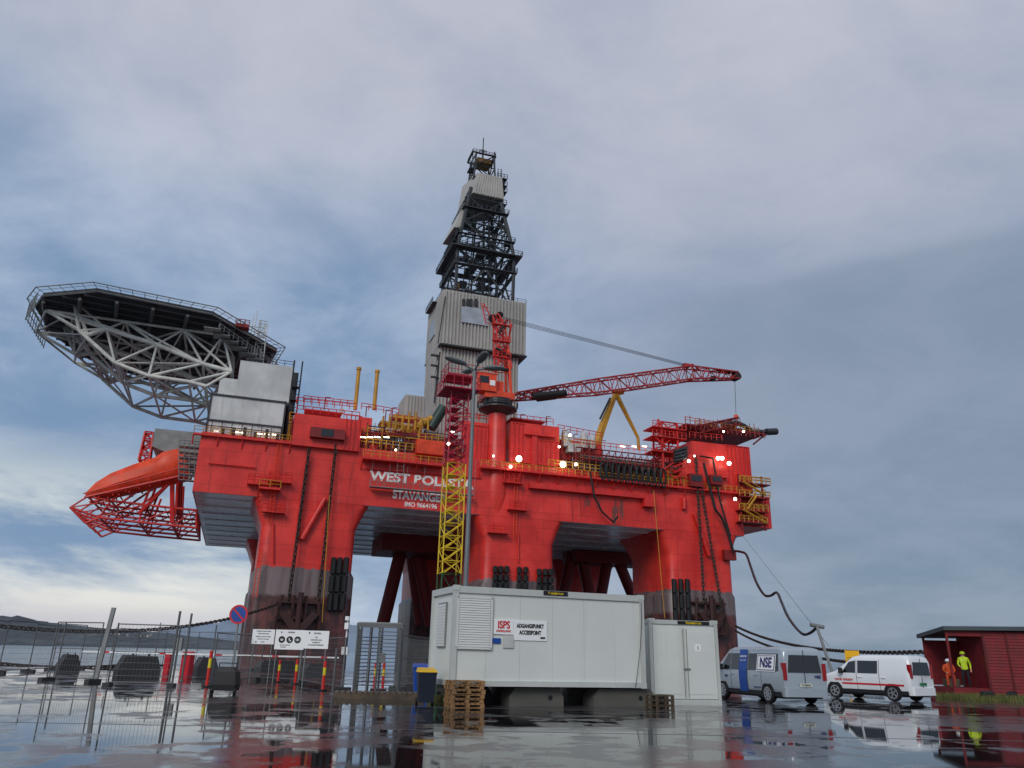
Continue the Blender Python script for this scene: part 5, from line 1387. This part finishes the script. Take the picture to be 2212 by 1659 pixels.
van2,hwg,pan2=make_van('parked_car','small white delivery van with red lettering, parked beside the silver van',gw+hd*2.3,heading(hA),prof2,1.85,1.04,M_carw,wins2,[-1.35,1.4],.33,
  dict(seams=[.25,-.82],handles=[.0,-1.1],ws=(.55,1.25),rw=(.66,1.08,1.6),tl=(.95,1.5),mir=.9,plz=.66,pl='DR 31902',sill=True,spokes=5,bump=M_carw),platem=M_plateg)
pan2([(-1.9,.62),(1.0,.62),(1.0,.69),(-1.9,.69)],'red_stripe',M_sred,.014,sides=(1,))
text('norsk industri',.16,M_sred,van2,(.9,hwg(1.,.8)+.02,.82),(-1,0,0),(0,0,1),depth=.001,bold=.004)
# ================================================================= red cabin
kp=G(2134,1508); kA=math.radians(-6)
hut=thing('red_cabin','small dark red timber cabin with a flat roof and open porch','cabin',(kp.x,kp.y,0),kA)
M_hred=mat('red_timber',C(128,24,32),.6,var=.35,scale=2)
x1=6.5; D=3.0; zt3=3.2; FL=.45; XL=-1.6
mb=MB(); mb.box((.2,0,.15),(x1,D,zt3))
n=20
for i in range(n): z=.16+i*(zt3-.2)/n; hb=(zt3-.2)/n*.92; mb.hexa([(.18,-.04,z),(x1,-.04,z),(x1,.0,z),(.18,.0,z),(.18,-.01,z+hb),(x1,-.01,z+hb),(x1,.0,z+hb),(.18,.0,z+hb)])
mb.obj('wall',M_hred,hut)
mb=MB(); mb.hexa([(XL-.15,-.3,zt3+.02),(x1+.3,-.3,zt3+.12),(x1+.3,D+.3,zt3-.2),(XL-.15,D+.3,zt3-.3),(XL-.15,-.3,zt3+.22),(x1+.3,-.3,zt3+.32),(x1+.3,D+.3,zt3),(XL-.15,D+.3,zt3-.1)]); mb.obj('roof',mat('roof_felt',C(74,86,90),.6),hut)
mb=MB()
mb.box((XL,-.1,0),(XL+.1,.0,zt3)); mb.box((XL,D-.1,0),(XL+.1,D,zt3-.2))
mb.box((XL,D-.06,.5),(.2,D,zt3-.4)); mb.box((XL,-.06,zt3-.25),(.2,.02,zt3))
mb.box((XL,0,0),(.178,D,FL))
mb.obj('porch',M_hred,hut)
mb=MB(); mb.mark(); mb.box((1.3,-.065,.2),(1.4,-.035,zt3-.02)); mb.mark(); mb.box((.16,-.065,.15),(.28,.02,zt3)); mb.obj('corner_board',mat('dark_red_trim',C(96,18,24),.6),hut,split=True)
mb=MB(); mb.box((-1.4,1.2,FL),(-.7,1.6,FL+.4)); mb.obj('bench',M_dwood,hut)
rg=RND; mb=MB()
for i in range(16000):
    x=kp.x-3.0+rg.random()*11; y=kp.y-.7-rg.random()**1.5*3.2; h=.08+.24*rg.random(); a=rg.random()*6.28; w_=.014
    dx_,dy_=math.cos(a)*w_,math.sin(a)*w_
    mb.add([(x-dx_,y-dy_,0),(x+dx_,y+dy_,0),(x+rg.uniform(-.08,.08),y+rg.uniform(-.06,.06),h)],[(0,1,2)],0 if rg.random()<.6 else 1)
M_gg=mat('grass_green',C(92,104,48),.8,var=.4); M_gd=mat('grass_dry',C(128,118,66),.8,var=.4)
o=mb.obj('grass',[M_gg,M_gd]); o['kind']='stuff'
mb=MB(); 
for i in range(3000):
    x_=rg.uniform(.2,LEN+1); y_=rg.uniform(2.2,3.8)
    p=p0+dx*x_-nrm*y_; h=.08+.2*rg.random(); a=rg.random()*6.28; w_=.014
    mb.add([(p.x-math.cos(a)*w_,p.y-math.sin(a)*w_,0),(p.x+math.cos(a)*w_,p.y+math.sin(a)*w_,0),(p.x+rg.uniform(-.07,.07),p.y,h)],[(0,1,2)],0 if rg.random()<.6 else 1)
o=mb.obj('grass',[M_gg,M_gd]); o['kind']='stuff'
for i,(u,v,s_) in enumerate(((2135,1512,.3),(2160,1508,.38),(2188,1512,.3))):
    p=G(u,v); mb=MB(); mb.loft([rrect(-s_,s_,-.2,.2,.05,0,2),rrect(-s_*.9,s_*.9,-.18,.18,.05,.32,2),rrect(-s_*.6,s_*.6,-.1,.1,.04,.4,2)])
    o=mb.obj('rubber_block',M_black); o.location=p; o.rotation_euler=(0,0,i*.4); tag(o,'black rubber block lying in the grass by the cabin','rubber block','rubber blocks by the red cabin')
# ================================================================= people
def person(label,pos,rot,J,mats,cls,helm):
    names=list(J); idx={n:i for i,n in enumerate(names)}
    me=bpy.data.meshes.new('p'); E=[]
    for ch in(['pelvis','waist','chest','neck','head','crown'],['chest','shl','ell','wrl','pal'],['chest','shr','elr','wrr','par'],['pelvis','hil','knl','anl','tol'],['pelvis','hir','knr','anr','tor']):
        for a,b in zip(ch[:-1],ch[1:]): E.append((idx[a],idx[b]))
    vs=[J[n][0] for n in names]; rad=[J[n][1] for n in names]
    for side in('l','r'):
        pa=V(J['pa'+side][0]); wr=V(J['wr'+side][0]); d=(pa-wr).normalized(); sd=d.cross(V((0,1,0)))
        if sd.length<.1: sd=V((1,0,0))
        sd.normalize(); nn_=d.cross(sd)
        for k,(off,ln) in enumerate(((-.03,.06),(-.01,.075),(.01,.07),(.028,.055))):
            b0=len(vs); vs+= [tuple(pa+sd*off+d*.02),tuple(pa+sd*off+d*(.02+ln*.5)),tuple(pa+sd*off+d*(.02+ln*.85)+nn_*.02)]; rad+=[.011,.01,.008]
            E+= [(idx['pa'+side],b0),(b0,b0+1),(b0+1,b0+2)]
        b0=len(vs); vs+=[tuple(pa-sd*.045),tuple(pa-sd*.065+d*.035)]; rad+=[.012,.009]; E+=[(idx['pa'+side],b0),(b0,b0+1)]
    me.from_pydata(vs,E,[]); 
    o=bpy.data.objects.new('tmp',me); scene.collection.objects.link(o)
    m=o.modifiers.new('s','SKIN'); sv=me.skin_vertices[0].data
    for i,r in enumerate(rad):
        sv[i].radius=(r,r) if not isinstance(r,tuple) else r
        sv[i].use_root=(i==idx['pelvis'])
    m.use_smooth_shade=True
    s=o.modifiers.new('u','SUBSURF'); s.levels=1; s.render_levels=1
    dg=bpy.context.evaluated_depsgraph_get(); dg.update()
    nm=bpy.data.meshes.new_from_object(o.evaluated_get(dg)); bpy.data.objects.remove(o)
    nm.materials.clear()
    for mm in mats: nm.materials.append(mm)
    for p in nm.polygons: p.material_index=cls(p.center); p.use_smooth=True
    b=bpy.data.objects.new('person',nm); scene.collection.objects.link(b); b.location=pos; b.rotation_euler=(0,0,rot)
    tag(b,label,'person')
    hp=V(J['head'][0]); mb=MB(); rg_=[]
    for z,r in((.02,.125),(.05,.13),(.09,.12),(.13,.09),(.155,.04)): rg_.append([(hp.x+r*math.cos(2*math.pi*i/14),hp.y+r*1.12*math.sin(2*math.pi*i/14)-(.02 if z<.03 else 0),hp.z+z) for i in range(14)])
    mb.loft(rg_); mb.obj('helmet',helm,b,smooth=60)
    mb=MB(); mb.tube((hp.x,hp.y-.1,hp.z-.0),(hp.x,hp.y-.135,hp.z-.03),.012,6,.018); mb.obj('nose',M_skin,b)
    for s_ in(-1,1):
        mb=MB(); mb.tube((hp.x+s_*.035,hp.y-.085,hp.z+.005),(hp.x+s_*.035,hp.y-.108,hp.z+.005),.012,6); mb.obj('eye',M_sblack,b)
        mb=MB(); mb.tube((hp.x+s_*.095,hp.y,hp.z-.01),(hp.x+s_*.112,hp.y+.01,hp.z-.01),.025,8); mb.obj('ear',M_skin,b)
    mb=MB(); mb.box((hp.x-.025,hp.y-.107,hp.z-.06),(hp.x+.025,hp.y-.09,hp.z-.052)); mb.obj('mouth',mat('lip',C(150,90,85),.6),b)
    return b
J=dict(pelvis=((0,0,.95),(.16,.12)),waist=((0,0,1.1),(.15,.11)),chest=((0,0,1.32),(.19,.13)),neck=((0,-.01,1.5),.06),head=((0,-.02,1.62),.095),crown=((0,-.01,1.71),.075),
 shl=((-.2,0,1.41),.075),ell=((-.27,.02,1.14),.055),wrl=((-.2,-.2,1.0),.035),pal=((-.15,-.26,1.0),(.035,.02)),
 shr=((.2,0,1.41),.075),elr=((.28,.03,1.14),.055),wrr=((.28,-.05,.9),.035),par=((.28,-.07,.82),(.02,.035)),
 hil=((-.1,0,.88),.1),knl=((-.12,-.02,.5),.07),anl=((-.13,.03,.1),.05),tol=((-.14,-.15,.05),.045),
 hir=((.1,0,.88),.1),knr=((.12,-.02,.5),.07),anr=((.13,.03,.1),.05),tor=((.15,-.15,.05),.045))
def cls1(c):
    if c.z>1.5 : return 2
    if c.z<.12: return 3
    if (c.y<-.21 and c.z<1.1 and c.z>.9) or (c.x>.24 and c.z<.9): return 2
    if c.z>.9: return 0
    return 1
RK=Matrix.Rotation(kA,4,'Z')
w_=RK@V((-.5,.9,FL))
person('worker standing in a yellow high-visibility jacket and dark trousers',(kp.x+w_.x,kp.y+w_.y,FL),-.5,J,[M_hivis,M_navy,M_skin,M_black],cls1,M_hivis)
J2=dict(pelvis=((0,0,.6),(.16,.12)),waist=((0,-.02,.76),(.15,.11)),chest=((0,-.06,.98),(.19,.13)),neck=((0,-.1,1.15),.06),head=((0,-.13,1.27),.095),crown=((0,-.12,1.36),.075),
 shl=((-.2,-.06,1.07),.075),ell=((-.26,-.18,.84),.055),wrl=((-.16,-.4,.74),.035),pal=((-.13,-.47,.72),(.035,.02)),
 shr=((.2,-.06,1.07),.075),elr=((.26,-.18,.84),.055),wrr=((.16,-.4,.74),.035),par=((.13,-.47,.72),(.035,.02)),
 hil=((-.1,-.05,.58),.1),knl=((-.15,-.45,.58),.075),anl=((-.15,-.42,.12),.05),tol=((-.16,-.58,.06),.045),
 hir=((.1,-.05,.58),.1),knr=((.15,-.45,.58),.075),anr=((.15,-.42,.12),.05),tor=((.16,-.58,.06),.045))
def cls2(c):
    if c.z>1.16: return 2
    if c.z<.12: return 3
    if c.y<-.44 and c.z>.68 : return 2
    return 0
w_=RK@V((-1.1,1.38,FL))
person('worker in orange coveralls sitting on the cabin porch bench',(kp.x+w_.x,kp.y+w_.y,FL-.03),kA-.3,J2,[M_hior,M_navy,M_skin,M_black],cls2,M_swhite)
